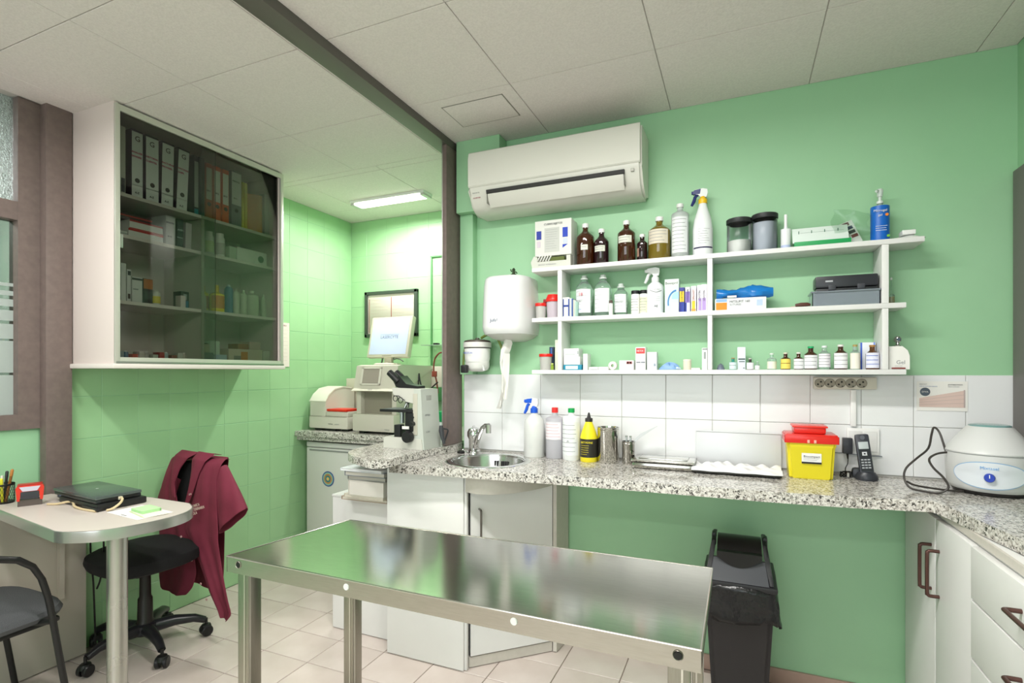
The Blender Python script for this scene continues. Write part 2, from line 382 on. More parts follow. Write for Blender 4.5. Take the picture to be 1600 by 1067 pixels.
# ------------------------------------------------------------------ cabinets
def handle(parent, p0, p1, out, r=.0055, mat=None, name='handle'):
    p0 = Vector(p0); p1 = Vector(p1); o_ = Vector(out); d = (p1-p0).normalized()*.012
    return obj(name, MB().tube([p0, p0+o_*.75, p0+o_*.93+d*.35, p0+o_+d, p1+o_-d, p1+o_*.93-d*.35, p1+o_*.75, p1], r, 10), mat or M('5b403a', .35, .6), parent)
t = thing('sink_cabinet', 'white corner base cabinet with an angled door under the sink', 'cabinet', (0, 0, 0))
obj('front_panel', MB().box(-1.508, -1.106, 2.035, 2.053, .004, .862, .001), LAM, t)
obj('left_side', MB().box(-1.508, -1.49, 2.053, 2.475, .004, .862), LAM, t)
obj('post', MB().box(-1.106, -1.094, 2.045, 2.062, .004, .862, .001), LAM, t)
A = Vector((-1.092, 2.066)); B = Vector((-.80, 2.345)); d = (B-A).normalized(); nrm = Vector((d.y, -d.x))
def quad(a, b, th): return [tuple(a), tuple(b), tuple(b-nrm*th), tuple(a-nrm*th)]
door = obj('door', MB().prism(quad(A+d*.006, B-d*.002, .018), .055, .782), LAM, t)
obj('front_rail', MB().prism([(-1.092, 2.03), (-1.03, 2.012), (-.96, 2.03), (-.89, 2.09), (-.84, 2.17), (-.80, 2.27), (-.785, 2.345), (-.80, 2.36), (-.815, 2.27), (-.855, 2.18), (-.90, 2.10), (-.965, 2.042), (-1.03, 2.024), (-1.092, 2.042)], .788, .862), LAMG, t)
obj('plinth', MB().prism(quad(A-nrm*.006, B-nrm*.006, .016), .004, .048), LAMG, t)
hp = A+d*.045
handle(door, (hp.x, hp.y, .57), (hp.x, hp.y, .702), (nrm.x*.03, nrm.y*.03, 0), .005, M('77726e', .3, .9))
obj('right_side', MB().prism([(-.80, 2.347), (-.782, 2.347), (-.765, 2.478), (-.783, 2.478)], .004, .862), LAMG, t)
obj('back_panel', MB().box(-1.49, -.79, 2.468, 2.476, .004, .862), LAMG, t)
t = thing('low_cabinet', 'low white cabinet under the round-ended slab with books piled on it', 'cabinet', (0, 0, 0))
obj('body', MB().box(-1.915, -1.512, 2.15, 2.6, .004, .672, .002), LAM, t)
obj('front_panel', MB().box(-1.915, -1.512, 2.128, 2.148, .004, .672, .002), LAM, t)
obj('top', MB().box(-1.918, -1.512, 2.125, 2.6, .673, .684, .002), LAM, t)
t = thing('base_cabinet', 'white base cabinet with doors and drawers under the right arm of the worktop', 'cabinet', (0, 0, 0))
PX = .588
obj('carcass', MB().box(PX+.02, .925, .5, 2.476, .06, .86), LAM, t)
obj('plinth', MB().box(PX+.05, .91, .5, 2.47, .004, .058), LAMG, t)
obj('top_rail', MB().box(PX+.012, PX+.02, .5, 2.476, .84, .862), LAMG, t)
for y0, y1, hy in ((2.132, 2.472, 2.168), (1.836, 2.128, 2.092)):
    dd = obj('door', MB().box(PX, PX+.018, y0+.0015, y1-.0015, .065, .832, .0015), LAM, t)
    handle(dd, (PX, hy, .59), (PX, hy, .735), (-.032, 0, 0), .0055)
for z0, z1 in ((.69, .832), (.528, .684), (.3, .522), (.065, .294)):
    dr = obj('drawer', MB().box(PX-.004, PX+.018, 1.2, 1.832, z0, z1, .003), LAM, t)
    zz = (z0+z1)/2+.01; handle(dr, (PX-.004, 1.40, zz), (PX-.004, 1.545, zz), (-.032, 0, 0), .0055)
for z0, z1 in ((.44, .832), (.065, .434)):
    obj('drawer', MB().box(PX-.004, PX+.018, .52, 1.196, z0, z1, .003), LAM, t)
# fridge
t = thing('fridge', 'small white undercounter fridge with a round sticker on its door', 'fridge', (0, 0, 0))
obj('body', MB().box(-2.79, -2.22, 2.885, 3.36, .03, .818, .004), M('cbccc8', .4), t)
dd = obj('door', MB().box(-2.79, -2.22, 2.84, 2.883, .05, .783, .008), M('d8d9d4', .38), t)
obj('top_panel', MB().box(-2.792, -2.218, 2.842, 2.886, .787, .822, .006), M('cfd0cc', .35), t)
obj('handle_groove', MB().box(-2.76, -2.25, 2.836, 2.841, .762, .772, .002), M('8e918f', .4), dd)
obj('foot', MB().cyl(.02, .002, .03, (-2.75, 2.92)), BLACK, t); obj('foot', MB().cyl(.02, .002, .03, (-2.26, 2.92)), BLACK, t)
st = obj('sticker', MB().cyl(.052, 2.8375, 2.8385, (-2.595, .575), 32, 'y'), M('2f4f9a', .4), dd)
for r_, c_, dy in ((.045, '8fb8a8', .0004), (.034, 'c48a4a', .0008), (.024, '3f7f86', .0012), (.012, 'e0c070', .0016)):
    obj('sticker_ring', MB().cyl(r_, 2.8375-dy, 2.838, (-2.595, .575), 28, 'y'), M(c_, .4), st)

# ------------------------------------------------------------------ wall shelf unit
t = thing('wall_shelf', 'white three-tier open wall shelf unit on the green wall', 'shelf', (0, 0, 0))
SF = 2.345
for x0, x1, z in ((-.905, .617, 1.802), (-.905, .562, 1.565), (-.905, .562, 1.319)):
    obj('shelf', MB().box(x0, x1, SF, YB-.004, z-.019, z, .0015), LAM, t)
for x0, x1 in ((-.777, -.757), (-.122, -.102), (.487, .509)):
    obj('divider', MB().box(x0, x1, SF+.002, YB-.004, 1.5655, 1.7825, .001), LAM, t)
    obj('divider', MB().box(x0+.001, x1-.001, SF+.002, YB-.004, 1.3195, 1.5455, .001), LAM, t)

# ------------------------------------------------------------------ air conditioner, dispenser, small things on the wall
t = thing('air_conditioner', 'white split air conditioner unit high on the green wall', 'air conditioner', (-.80, 0, 0))
prof = [(2.485, 2.095), (2.40, 2.092), (2.355, 2.098), (2.325, 2.118), (2.302, 2.16), (2.292, 2.19), (2.288, 2.20), (2.285, 2.34), (2.292, 2.376), (2.30, 2.381), (2.485, 2.381)]
m = MB().prism(prof, -.418, .418, 'yz'); bmesh.ops.bevel(m.b, geom=[e for e in m.b.edges if abs(e.verts[0].co.x-e.verts[1].co.x) < 1e-4 and abs(abs(e.verts[0].co.x)-.418) < 1e-3], offset=.012, segments=3, affect='EDGES')
obj('casing', m, M('d6d4cc', .3), t)
obj('front_panel', MB().prism([(2.2845, 2.206), (2.279, 2.212), (2.277, 2.34), (2.284, 2.372), (2.292, 2.378), (2.292, 2.206)], -.412, .412, 'yz'), M('dad8d0', .16), t)
obj('air_slot', MB().prism([(2.30, 2.164), (2.286, 2.168), (2.283, 2.184), (2.30, 2.186)], -.317, .345, 'yz'), M('2a2928', .6), t)
obj('louvre', MB().prism([(2.298, 2.158), (2.2905, 2.166), (2.2985, 2.136), (2.324, 2.108), (2.328, 2.112)], -.312, .34, 'yz'), M('d2d0c8', .3), t)
obj('vane_gap', MB().box(-.3155, -.3135, 2.288, 2.33, 2.12, 2.165).box(.3425, .3445, 2.288, 2.33, 2.12, 2.165), M('8a8882', .6), t)
obj('receiver_window', MB().box(.372, .386, 2.2865, 2.30, 2.172, 2.184, .001), M('b0aea6', .3), t)
text('Panasonic', .018, TEXTD, t, (-.400, 2.2805, 2.212), (PI/2+.04, 0, 0))
text('nanoe-G', .011, TEXTG, t, (-.396, 2.2925, 2.178), (PI/2-.25, 0, 0))
text('INVERTER', .009, M('a83a5a', .6), t, (-.394, 2.2985, 2.155), (PI/2-.3, 0, 0))

t = thing('paper_dispenser', 'white wall-mounted hand towel dispenser with a twist of paper hanging out', 'dispenser', (-1.045, YB, 0))
def dshape(hw, dep, n=18):
    p = [(hw, 0)]
    for i in range(n+1):
        a = -PI*i/n; p.append((hw*math.copysign(abs(math.cos(a))**.55, math.cos(a)), -dep*.42+dep*.58*math.sin(a)*1.0 if 0 < i < n else -dep*.42))
    p.append((-hw, 0)); return p
m = MB(); lv = [(0, .118, .20, 1.492), (0, .122, .215, 1.508), (0, .124, .22, 1.53), (0, .118, .212, 1.72), (0, .115, .205, 1.758), (0, .108, .19, 1.772), (0, .08, .14, 1.778)]
rows = []
for _, hw, dep, z in lv: rows.append([m.b.verts.new((x, y, z)) for x, y in dshape(hw, dep)])
for i in range(len(rows)-1):
    for j in range(len(rows[0])):
        k = (j+1) % len(rows[0]); m.b.faces.new((rows[i][j], rows[i][k], rows[i+1][k], rows[i+1][j]))
m.b.faces.new(rows[0][::-1]); m.b.faces.new(rows[-1])
obj('cover', m, M('e9e9ea', .12), t)
m = MB(); rows = []
for hw, dep, z in ((.05, .09, 1.462), (.09, .15, 1.475), (.12, .205, 1.498)): rows.append([m.b.verts.new((x, y, z)) for x, y in dshape(hw, dep)])
for i in range(2):
    for j in range(len(rows[0])):
        k = (j+1) % len(rows[0]); m.b.faces.new((rows[i][j], rows[i][k], rows[i+1][k], rows[i+1][j]))
m.b.faces.new(rows[0][::-1]); m.b.faces.new(rows[-1])
obj('base_funnel', m, M('d2d0cc', .3), t)
text('Jofel', .022, M('1f3a6a', .5), t, (-.045, -.2185, 1.548))
m = MB(); rows = []
pp = [(0, 1.475, .014), (.002, 1.45, .02), (-.012, 1.42, .022), (-.022, 1.385, .018), (-.03, 1.36, .012), (-.026, 1.33, .014), (-.018, 1.29, .016), (-.016, 1.25, .02), (-.024, 1.21, .019), (-.032, 1.17, .02), (-.042, 1.14, .021), (-.046, 1.128, .018)]
for i, (x, z, r) in enumerate(pp):
    tw = i*.55; row = []
    for k in range(16):
        a = 2*PI*k/16; rr = r*(1+.28*math.sin(3*a+tw)); ex, ey = rr*math.cos(a), .45*rr*math.sin(a)
        c, s_ = math.cos(tw*.4), math.sin(tw*.4); row.append(m.b.verts.new((x+ex*c-ey*s_, -.115+ex*s_+ey*c, z)))
    rows.append(row)
for i in range(len(rows)-1):
    for j in range(16): m.b.faces.new((rows[i][j], rows[i][(j+1) % 16], rows[i+1][(j+1) % 16], rows[i+1][j]))
obj('hanging_paper', m, PAPER, t)
obj('hanging_paper', MB().grid([[(-.018+.03*u-.01*v, -.12-.01*math.sin(4*u+3*v), 1.40-.225*v) for u in (0, .3, .6, 1)] for v in (0, .2, .4, .6, .8, 1)]), PAPER, t)
t = thing('figurine', 'small dark figure standing on top of the towel dispenser', 'ornament', (-1.005, 2.36, 1.7785))
obj('body', MB().lathe([(0, 0), (.014, 0), (.015, .004), (.007, .01), (.006, .02), (.009, .026), (.004, .034), (0, .036)], n=12), M('2c3a22', .6), t)
obj('arm', MB().tube([(0, 0, .016), (-.012, 0, .02), (-.016, 0, .03)], .003, 6).tube([(0, 0, .014), (.012, 0, .016), (.018, 0, .008)], .003, 6), M('2c3a22', .6), t)

t = thing('wall_appliance', 'small white wall-hung motor pot with a black knob beside the towel dispenser', 'appliance', (-1.225, 2.405, 1.30))
obj('pot', MB().lathe([(0, .062), (.06, .06), (.062, .07), (.064, .075), (.066, .12), (.066, .135)], n=32), WHITE, t)
obj('collar', MB().lathe([(.07, .134), (.0715, .138), (.0715, .158), (.066, .162), (.05, .163)], n=32), M('e4e3df', .3), t)
obj('lid', MB().lathe([(.069, .16), (.066, .168), (.04, .174), (.012, .176), (.01, .182), (0, .183)], n=32), M('4a3d38', .35), t)
obj('seal', MB().lathe([(.067, .134), (.0685, .131), (.067, .128)], n=32), M('5d5a56', .5), t)
obj('foot', MB().lathe([(.03, .012), (.052, .02), (.062, .035), (.063, .06), (.05, .062)], n=32, sy=.9), M('e0e0dc', .35), t)
obj('knob', MB().box(-.052, -.02, -.085, -.055, .005, .045, .006), M('1c1c1e', .4), t)
obj('spigot', MB().tube([(.045, -.03, .04), (.055, -.04, .03), (.058, -.042, .015)], .007, 8), M('c8cac8', .3), t)
text('WESTON', .014, BLUE, t, (-.045, -.066, .10), (PI/2, 0, -.25))
obj('bracket', MB().box(-.03, .03, .05, .082, .02, .15, .002), ALU, t)
o = thing('hose', 'yellow-green rubber hose looping behind the motor pot', 'hose', (0, 0, 0))
obj('hose_tube', MB().tube([(-1.215, 2.43, 1.484), (-1.17, 2.42, 1.50), (-1.125, 2.42, 1.485), (-1.10, 2.42, 1.44), (-1.095, 2.43, 1.41)], .007, 8), M('7a8a45', .4), o)
obj('hose_tube', MB().tube([(-1.29, 2.43, 1.47), (-1.315, 2.435, 1.42), (-1.325, 2.44, 1.36), (-1.325, 2.44, 1.33)], .006, 8), M('7a8a45', .4), o)

t = thing('power_strip', 'grey strip of five round sockets under the wall shelf', 'socket', (.386, YB, 1.265))
obj('housing', MB().box(-.108, .108, -.036, -.008, -.024, .024, .004), M('d2cec0', .4), t)
for i in range(5):
    sk = obj('socket', MB().lathe([(.0185, .001), (.0178, -.0025), (.0165, -.0005), (0, -.0005)], (-.087+i*.036, -.037, 0), 24, 'y'), M('958f80', .45), t)
    for dx, dz in ((-.006, -.005), (.0045, .005)): obj('pin_hole', MB().cyl(.0036, -.0385, -.037, (-.087+i*.036+dx, dz), 10, 'y'), M('1a1612', .7), sk)
    obj('earth_clip', MB().box(-.087+i*.036+.004, -.087+i*.036+.010, -.0385, -.037, -.015, -.010), M('4a4640', .5), sk)
t = thing('cable_trunking', 'narrow white vertical cable trunking between the socket strip and the wall sockets', 'trunking', (.418, YB-.008, 0))
obj('channel', MB().box(-.01, .01, -.014, -.0005, 1.093, 1.238, .002), WHITE, t)
obj('clip_lid', MB().box(-.0085, .0085, -.0165, -.014, 1.093, 1.238, .001), WHITE, t)
t = thing('wall_socket', 'white double wall socket plate behind the cordless phone', 'socket', (.45, YB-.008, 1.035))
obj('plate', MB().box(-.055, .055, -.012, -.0005, -.052, .052, .003), WHITE, t)
obj('insert', MB().box(-.047, -.003, -.0145, -.012, -.04, .04, .002), M('e2e2e0', .3), t)
obj('insert', MB().box(.003, .047, -.0145, -.012, -.04, .04, .002), M('e2e2e0', .3), t)
o = thing('horizontal_cable', 'thin grey cable running along the white tiles behind the phone', 'cable', (0, 0, 0))
obj('wire', MB().tube([(.33, 2.478, .985), (.37, 2.479, .984), (.39, 2.475, .986)], .002, 6).tube([(.40, 2.462, .984), (.45, 2.461, .981), (.515, 2.478, .978)], .002, 6), M('8a8f96', .5), o)
t = thing('dosage_chart', 'printed chart with a pink wedge stuck on the white tiles at the right', 'poster', (.705, YB-.009, 1.218))
obj('sheet', MB().box(-.078, .078, -.001, 0, -.056, .056), PAPER, t)
obj('wedge', MB().prism([(-.070, -.042), (.068, -.042), (.068, .022), (-.070, -.008)], -.0016, -.001, 'xz'), M('d8bfb6', .7), t)
m = MB()
for i in range(1, 4): m.prism([(-.070, -.042+i*.0085), (.068, -.042+i*.016), (.068, -.041+i*.016), (-.070, -.041+i*.0085)], -.0019, -.0016, 'xz')
m.box(.0655, .070, -.0019, -.0016, -.042, .024)
obj('wedge_lines', m, M('b7a6a2', .7), t)
obj('oval_logo', MB().lathe([(0, -.0022), (.016, -.0022), (.016, -.001)], (-.052, 0, .016), 28, 'y'), M('55606c', .6), t)
text('SYVA', .009, PAPER, t, (-.063, -.0026, .013))
text('MEDIVET', .006, TEXTG, t, (-.07, -.0018, .043)); text('tabla de dosis para especies', .005, M('8a9ac0', .6), t, (-.07, -.0018, .036))
text('ANTIBIOTICO', .007, TEXTD, t, (.018, -.0018, .041)); text('solucion inyectable', .0045, TEXTG, t, (.018, -.0018, .035))

# ------------------------------------------------------------------ bottle and carton builders
def prof_bottle(r, h, rn, zs, hc, neck=.012):
    # outside profile up to the foot of the cap
    zt = h-hc; p = [(0, 0), (r*.93, 0), (r, r*.1), (r, zs)]
    for i in range(1, 8):
        a = i/7; p.append((rn+(r-rn)*(math.cos(a*PI)*.5+.5)**.8, zs+(zt-neck-zs)*a))
    p += [(rn, zt), (0, zt)]
    return p
def bottle(name, label, x, y, z, r, h, mat, cap, rn=None, zs=.62, hc=None, lab=None, lz=(.15, .5), span=(-150, -40), ink=3, inkmat=None, group=None, capr=None, sy=1., extra=None, cat='bottle'):
    rn = rn or r*.36; hc = hc or h*.09; capr = capr or rn*1.25
    t = thing(name, label, cat, (x, y, z), 0, group)
    b = MB().lathe(prof_bottle(r, h, rn, h*zs, hc), n=28, sy=sy)
    obj('body', b, mat, t)
    obj('cap', MB().lathe([(0, h-hc), (capr, h-hc), (capr, h-hc*.08), (capr*.9, h), (0, h)], n=20, sy=1), cap, t)
    if lab:
        L = obj('label', MB().arc(r+.0006, h*lz[0], h*lz[1], span[0], span[1], n=14), lab, t)
        if ink:
            m = MB(); hh = h*(lz[1]-lz[0])
            for i in range(ink):
                zc = h*lz[0]+hh*(1-(i+.7)/(ink+.6)); e = span[1]-8-random.random()*25
                m.arc(r+.0011, zc-.0009, zc+.0009, span[0]+8, e, n=10)
            obj('print', m, inkmat or TEXTG, L)
    if extra: extra(t)
    return t
def carton(name, label, x, y, z, w_, d_, h_, mat, rz=0., group=None, bands=(), ink=0, txt=None, inkmat=None, cat='box', bev=.0012):
    # bands: (u0, u1, v0, v1, colour) as fractions of the front face
    t = thing(name, label, cat, (x, y, z), rz, group)
    b = obj('carton', MB().box(-w_/2, w_/2, -d_/2, d_/2, 0, h_, bev), mat, t)
    obj('flap', MB().box(-w_/2+.002, w_/2-.002, -d_/2+.001, -d_/2+.0025, h_, h_+.0006), M('cfcfcb', .6), b)
    for u0, u1, v0, v1, c in bands:
        obj('printed_band', MB().box((u0-.5)*w_, (u1-.5)*w_, -d_/2-.0008, -d_/2, v0*h_, v1*h_), M(c, .5), t)
    if ink:
        m = lines(MB(), -w_*.38, w_*.38, h_*.8, ink, h_*.7/ink, -d_/2-.0004, .0011)
        obj('print', m, inkmat or TEXTG, t)
    for tt in (txt or ()):
        body, size, u, v, mm = tt[:5]; rot = tt[5] if len(tt) > 5 else 0
        text(body, size, mm, t, ((u-.5)*w_, -d_/2-.0012, v*h_), (PI/2, -rot, 0))
    return t
def sprayer(parent, z, s, head, trig, dirx=-1, rn=.014, collar=None, z0=0.):
    obj('collar', MB().lathe([(rn, z), (rn*1.1, z), (rn*1.1, z+.02*s), (rn*.8, z+.024*s), (rn*.6, z+.034*s)], n=20), collar or head, parent)
    h = obj('spray_head', MB().prism([(.017*s, .030*s), (.022*s, .05*s), (.02*s, .066*s), (0, .072*s), (-.035*s, .068*s), (-.042*s, .06*s), (-.042*s, .05*s), (-.02*s, .044*s), (-.008*s, .03*s)], -.008*s, .008*s, 'xz'), head, parent)
    h.location = (0, 0, z)
    if dirx > 0: h.rotation_euler = (0, 0, PI)
    n = obj('nozzle', MB().cyl(.008*s, -.05*s, -.041*s, (0, .056*s), 12, 'x'), trig, h)
    g = obj('trigger', MB().tube([(-.02*s, 0, .05*s), (-.034*s, 0, .035*s), (-.04*s, 0, .015*s), (-.05*s, 0, -.004*s)], .0075*s, 8, [1, 1, 1.1, .8]), trig, h)
    obj('nozzle_shroud', MB().prism([(-.043*s, .047*s), (-.012*s, .047*s), (-.008*s, .070*s), (-.036*s, .0665*s), (-.043*s, .060*s)], -.0088*s, .0088*s, 'xz'), trig, h)

JARG = glass_mat('jar_plastic', 'eef1f3', .25, 1.3)
# ------------------------------------------------------------------ top shelf
Z1 = 1.8022; Z2 = 1.5652; Z3 = 1.3192; YC = 2.42
t = thing('slide_box', 'white and blue printed dispenser box on the left end of the top shelf', 'box', (-.808, 2.415, Z1))
obj('carton', MB().box(-.09, .09, -.045, .055, .058, .226, .001).box(-.09, .09, -.005, .055, .0, .058), M('dfdfd9', .5), t)
obj('tray', MB().prism([(-.1, 0), (.0895, 0), (.0895, .052), (.07, .052), (.07, .03), (-.075, .03), (-.075, .052), (-.092, .058), (-.108, .03)], -.056, -.006, 'xz'), M('cfcfc6', .5), t)
m = MB()
for i in range(5): m.box(-.072+i*.014, -.068+i*.014, -.05, -.012, .031, .062, rot=Matrix.Rotation(.5, 3, 'Y'))
obj('slides', m, M('e6e6e0', .4), t)
obj('brush', MB().box(-.02, .055, -.04, -.012, .032, .053, .004), M('5f6a35', .7), t)
obj('printed_panel', MB().box(-.042, .032, -.0462, -.045, .075, .19), M('c6c7c2', .6), t)
for a, b_, c, d_, cc in ((-.082, -.058, .138, .178, '2a3a9c'), (.048, .073, .14, .185, '1d3fb8'), (.05, .072, .11, .135, 'c9d0de'), (-.08, -.062, .1, .13, 'd2c4d0')):
    obj('printed_band', MB().box(a, b_, -.0465, -.045, c, d_), M(cc, .5), t)
obj('printed_arrow', MB().prism([(.048, .106), (.073, .106), (.048, .09)], -.0465, -.045, 'xz'), M('1d3fb8', .5), t)
text('CUBREOBJETOS', .013, TEXTD, t, (-.045, -.0464, .203)); m = lines(MB(), -.036, .026, .18, 9, .011, -.0464, .0008); obj('print', m, TEXTG, t)
text('SERVICIO VETERINARIO', .0085, TEXTG, t, (-.07, -.0568, .012))
LB = M('dcdccf', .6)
bottle('glass_bottle', 'biggest dark brown glass bottle with a small white label, next to the slide box', -.664, YC, Z1, .042, .203, AMBER, WHITE, .0125, .66, .019, LB, (.36, .48), (-105, -60), 1)
bottle('glass_bottle', 'dark brown glass bottle with a torn white label, second from the slide box', -.587, YC, Z1, .034, .170, AMBERD, WHITE, .012, .62, .017, LB, (.36, .52), (-140, -50), 2)
bottle('glass_bottle', 'brown glass bottle with a wide pale label high on its body, third from left', -.472, YC, Z1, .040, .196, AMBER, WHITE, .0125, .68, .019, LB, (.46, .62), (-140, -45), 2)
bottle('glass_bottle', 'small nearly black bottle standing between the brown and the olive bottle', -.402, YC+.005, Z1, .0225, .128, AMBERD, WHITE, .010, .66, .013, M('b08a78', .6), (.2, .5), (-160, -120), 0)
def pellets(t):
    obj('contents', MB().lathe([(0, .002), (.046, .002), (.0465, .08), (0, .081)], n=28), ramp_mat('pellets', [(.4, '5d4c1a'), (.6, 'a08c45')], .6, 190, .6), t)
bottle('glass_bottle', 'olive glass bottle with a large cream label and grains inside', -.326, YC, Z1, .048, .196, OLIVE, WHITE, .014, .66, .019, M('d9cfbe', .6), (.36, .68), (-150, -35), 4, extra=pellets)
bottle('plastic_bottle', 'translucent white plastic bottle with a long printed label beside the olive bottle', -.238, YC, Z1, .037, .243, M('dfe6e4', .3, 0, .45), M('e8e8e6', .4), .012, .80, .016, M('e6e9ea', .6), (.1, .74), (-150, -30), 9)
t = thing('spray_bottle', 'white spray bottle with a yellow collar and navy trigger on the top shelf', 'spray bottle', (-.144, YC, Z1))
obj('body', MB().lathe([(0, 0), (.038, 0), (.041, .004), (.041, .12), (.036, .16), (.024, .20), (.017, .222), (.016, .232), (0, .233)], n=32), M('eceef0', .25), t)
sprayer(t, .232, .92, M('e2e4e4', .4), NAVY, -1, .0165, M('f0c01c', .35))
obj('stripe', MB().arc(.0415, .034, .040, -150, -20, n=16), M('2c2650', .5), t)
m = MB()
for i in range(7): m.arc(.0415, .115-i*.010, .1162-i*.010, -115, -40-random.random()*30, n=8)
obj('print', m, TEXTG, t)
for x, lid_h, cc, lab in ((.0, .148, 'e4e2dc', 'shorter translucent jar with a black lid, half full of white powder'), (.097, .156, 'b9bcc4', 'taller translucent grey jar with a black lid on the top shelf')):
    t = thing('screw_jar', lab, 'jar', (x, YC, Z1))
    obj('body', MB().lathe([(0, 0), (.045, 0), (.048, .004), (.048, lid_h-.022), (.045, lid_h-.018)], n=36), JARG, t)
    obj('powder', MB().lathe([(0, .003), (.0455, .003), (.0455, .055 if x < .05 else .12), (0, .06 if x < .05 else .121)], n=32), M(cc, .8), t)
    obj('lid', MB().lathe([(.0495, lid_h-.02), (.0505, lid_h-.018), (.0505, lid_h-.002), (.048, lid_h), (0, lid_h)], n=36), M('2a2b2d', .45), t)
bottle('squeeze_bottle', 'small white squeeze bottle with a pointed nozzle beside the grey jars', .173, 2.40, Z1, .0185, .143, M('eceef0', .3), M('ededed', .35), .007, .58, .05, M('b9c4e6', .6), (.02, .12), (-170, -20), 0, capr=.006)
# leaning test pack with green edge and colour chart bag
t = thing('test_kit_box', 'green-edged white kit box with a ruled lid leaning on the top shelf', 'box', (.293, 2.40, Z1))
obj('tray', MB().box(-.092, .10, -.04, .045, 0, .02, .001), M('1f9a55', .4), t)
obj('lid', MB().box(-.097, .095, -.002, .002, .0, .073, .0006), M('dfe9e4', .5), t, (0, -.022, .019)).rotation_euler = (-.5, 0, 0)
l = t.children[-1]; m = MB()
for i in range(4): m.box(-.075+i*.045, -.0725+i*.045, -.0026, -.002, .004, .07)
obj('ruled_line', m, M('2c6a50', .5), l); obj('print', lines(MB(), -.068, .09, .062, 5, .012, -.0022, .0008, .05), M('a8b2b0', .6), l)
t = thing('colour_chart_bag', 'crumpled clear bag holding a card of brown and navy colour squares', 'bag', (.40, 2.405, Z1))
obj('card', MB().box(-.045, .04, 0, .0015, 0, .10), M('d6dcd4', .5, 0, .2), t).rotation_euler = (-.25, -.35, 0)
cd_ = t.children[-1]
for i, (u, v, c) in enumerate(((.004, .083, '5d3a32'), (.01, .064, '16324c'), (.012, .045, '20302a'), (.014, .026, '6a2f2c'), (-.03, .072, '8a4422'), (-.022, .036, '142f56'), (-.034, .012, 'd2d8dc'))):
    obj('colour_square', MB().box(u, u+.022, -.001, 0, v, v+.013), M(c, .5), cd_)
m = MB(); m.grid([[(-.065+.12*u+.008*math.sin(9*v), -.012-.012*math.sin(6*u+5*v)*v, .03+.115*v*(1-.25*u)) for u in [i/7 for i in range(8)]] for v in [i/7 for i in range(8)]])
obj('plastic', m, glass_mat('clear_bag', 'e9f0ea', .15, 1.35), t)
t = bottle('plastic_bottle', 'clear pump bottle with a bright blue label near the right end of the top shelf', .496, YC, Z1, .0305, .162, M('c2d6d2', .15, 0, .6), M('e4ebe8', .3), .009, .86, .010, M('1766c4', .35), (.04, .86), (-178, -12), 0)
obj('pump', MB().lathe([(.006, .16), (.006, .178), (.009, .179), (.010, .19), (.012, .20), (.009, .208), (0, .21)], n=14).tube([(0, 0, .198), (-.01, -.012, .2), (-.016, -.02, .196)], .0045, 8), M('dfe8e4', .3, 0, .2), t)
text('Microgel', .0125, WHITE, t, (-.027, -.0325, .115)); text('gel', .012, WHITE, t, (-.012, -.0325, .098)); m = lines(MB(), -.02, .02, .06, 3, .008, -.0322, .0012); obj('print', m, WHITE, t)
obj('orange_spot', MB().cyl(.0055, -.0322, -.031, (.016, .102), 14, 'y'), M('f08a2a', .4), t); obj('green_spot', MB().cyl(.005, -.0300, -.028, (.021, .022), 14, 'y'), M('7ac23c', .4), t)
t = thing('folded_cloth', 'small folded white cloth pile on the right end of the top shelf', 'cloth', (.578, 2.42, Z1))
m = MB(); m.grid([[(-.05+.10*u, -.045+.09*v, .001+.020*math.sin(PI*u)*math.sin(PI*v)**.5+.003*math.sin(9*u+5*v)) for u in [i/9 for i in range(10)]] for v in [i/6 for i in range(7)]])
m.box(-.046, .046, -.04, .04, 0, .008, .003)
obj('cloth', m, M('dcdfdb', .8), t); obj('gauze_pack', MB().box(-.018, .024, -.03, .02, .02, .037, .002), WHITE, t)

# ------------------------------------------------------------------ middle shelf
def cup(label, x, y, z, r, h, lid, body, hl, extra=None):
    t = thing('specimen_cup', label, 'cup', (x, y, z))
    obj('body', MB().lathe([(0, 0), (r*.84, 0), (r*.86, .003), (r*.96, h-hl), (0, h-hl)], n=28), body, t)
    obj('lid', MB().lathe([(r*1.02, h-hl), (r*1.04, h-hl+.002), (r*1.04, h-.002), (r, h), (0, h)], n=28), lid, t)
    return t
CUPB = M('d9d6d2', .35, 0, .3)
cup('small specimen cup with a red lid at the left end of the middle shelf', -.887, YC, Z2, .027, .078, RED, CUPB, .015)
t = thing('specimen_container', 'larger pale container with a bulky red lid beside the left divider', 'container', (-.828, 2.435, Z2))
obj('body', MB().lathe([(0, 0), (.029, 0), (.03, .003), (.034, .085), (0, .085)], n=28), M('d6c9d4', .35, 0, .2), t)
obj('lid', MB().lathe([(.037, .083), (.038, .085), (.036, .098), (.03, .112), (.028, .118), (0, .119)], n=28), RED, t)
obj('latch', MB().box(-.048, -.035, -.012, .006, .078, .098, .002), M('8a1c18', .4), t)
carton('carton_box', 'white carton with a navy H-shaped print by the left divider', -.742, 2.395, Z2, .034, .06, .092, WHITE, bands=((.02, .2, .05, .92, '1c3a8c'), (.8, .98, .05, .92, '1c3a8c'), (.2, .8, .52, .62, '1c3a8c')))
for i, (c, hh) in enumerate((('dfe3ea', .088), ('3a5a9a', .086), ('dcd6c8', .08), ('b9cfc8', .076), ('9fc4b8', .07))):
    carton('thin_carton', ('thin white carton standing right of the H-print carton', 'thin navy carton in the row by the left divider', 'thin cream carton in the row by the left divider', 'thin pale teal carton in the row by the left divider', 'shortest mint carton, last of the thin row before the clear bottles')[i],
           -.7205+i*.0074, 2.40, Z2, .0066, .06, hh, M(c, .5), 0, 'thin cartons by the left divider')
FL = M('e9ecee', .5)
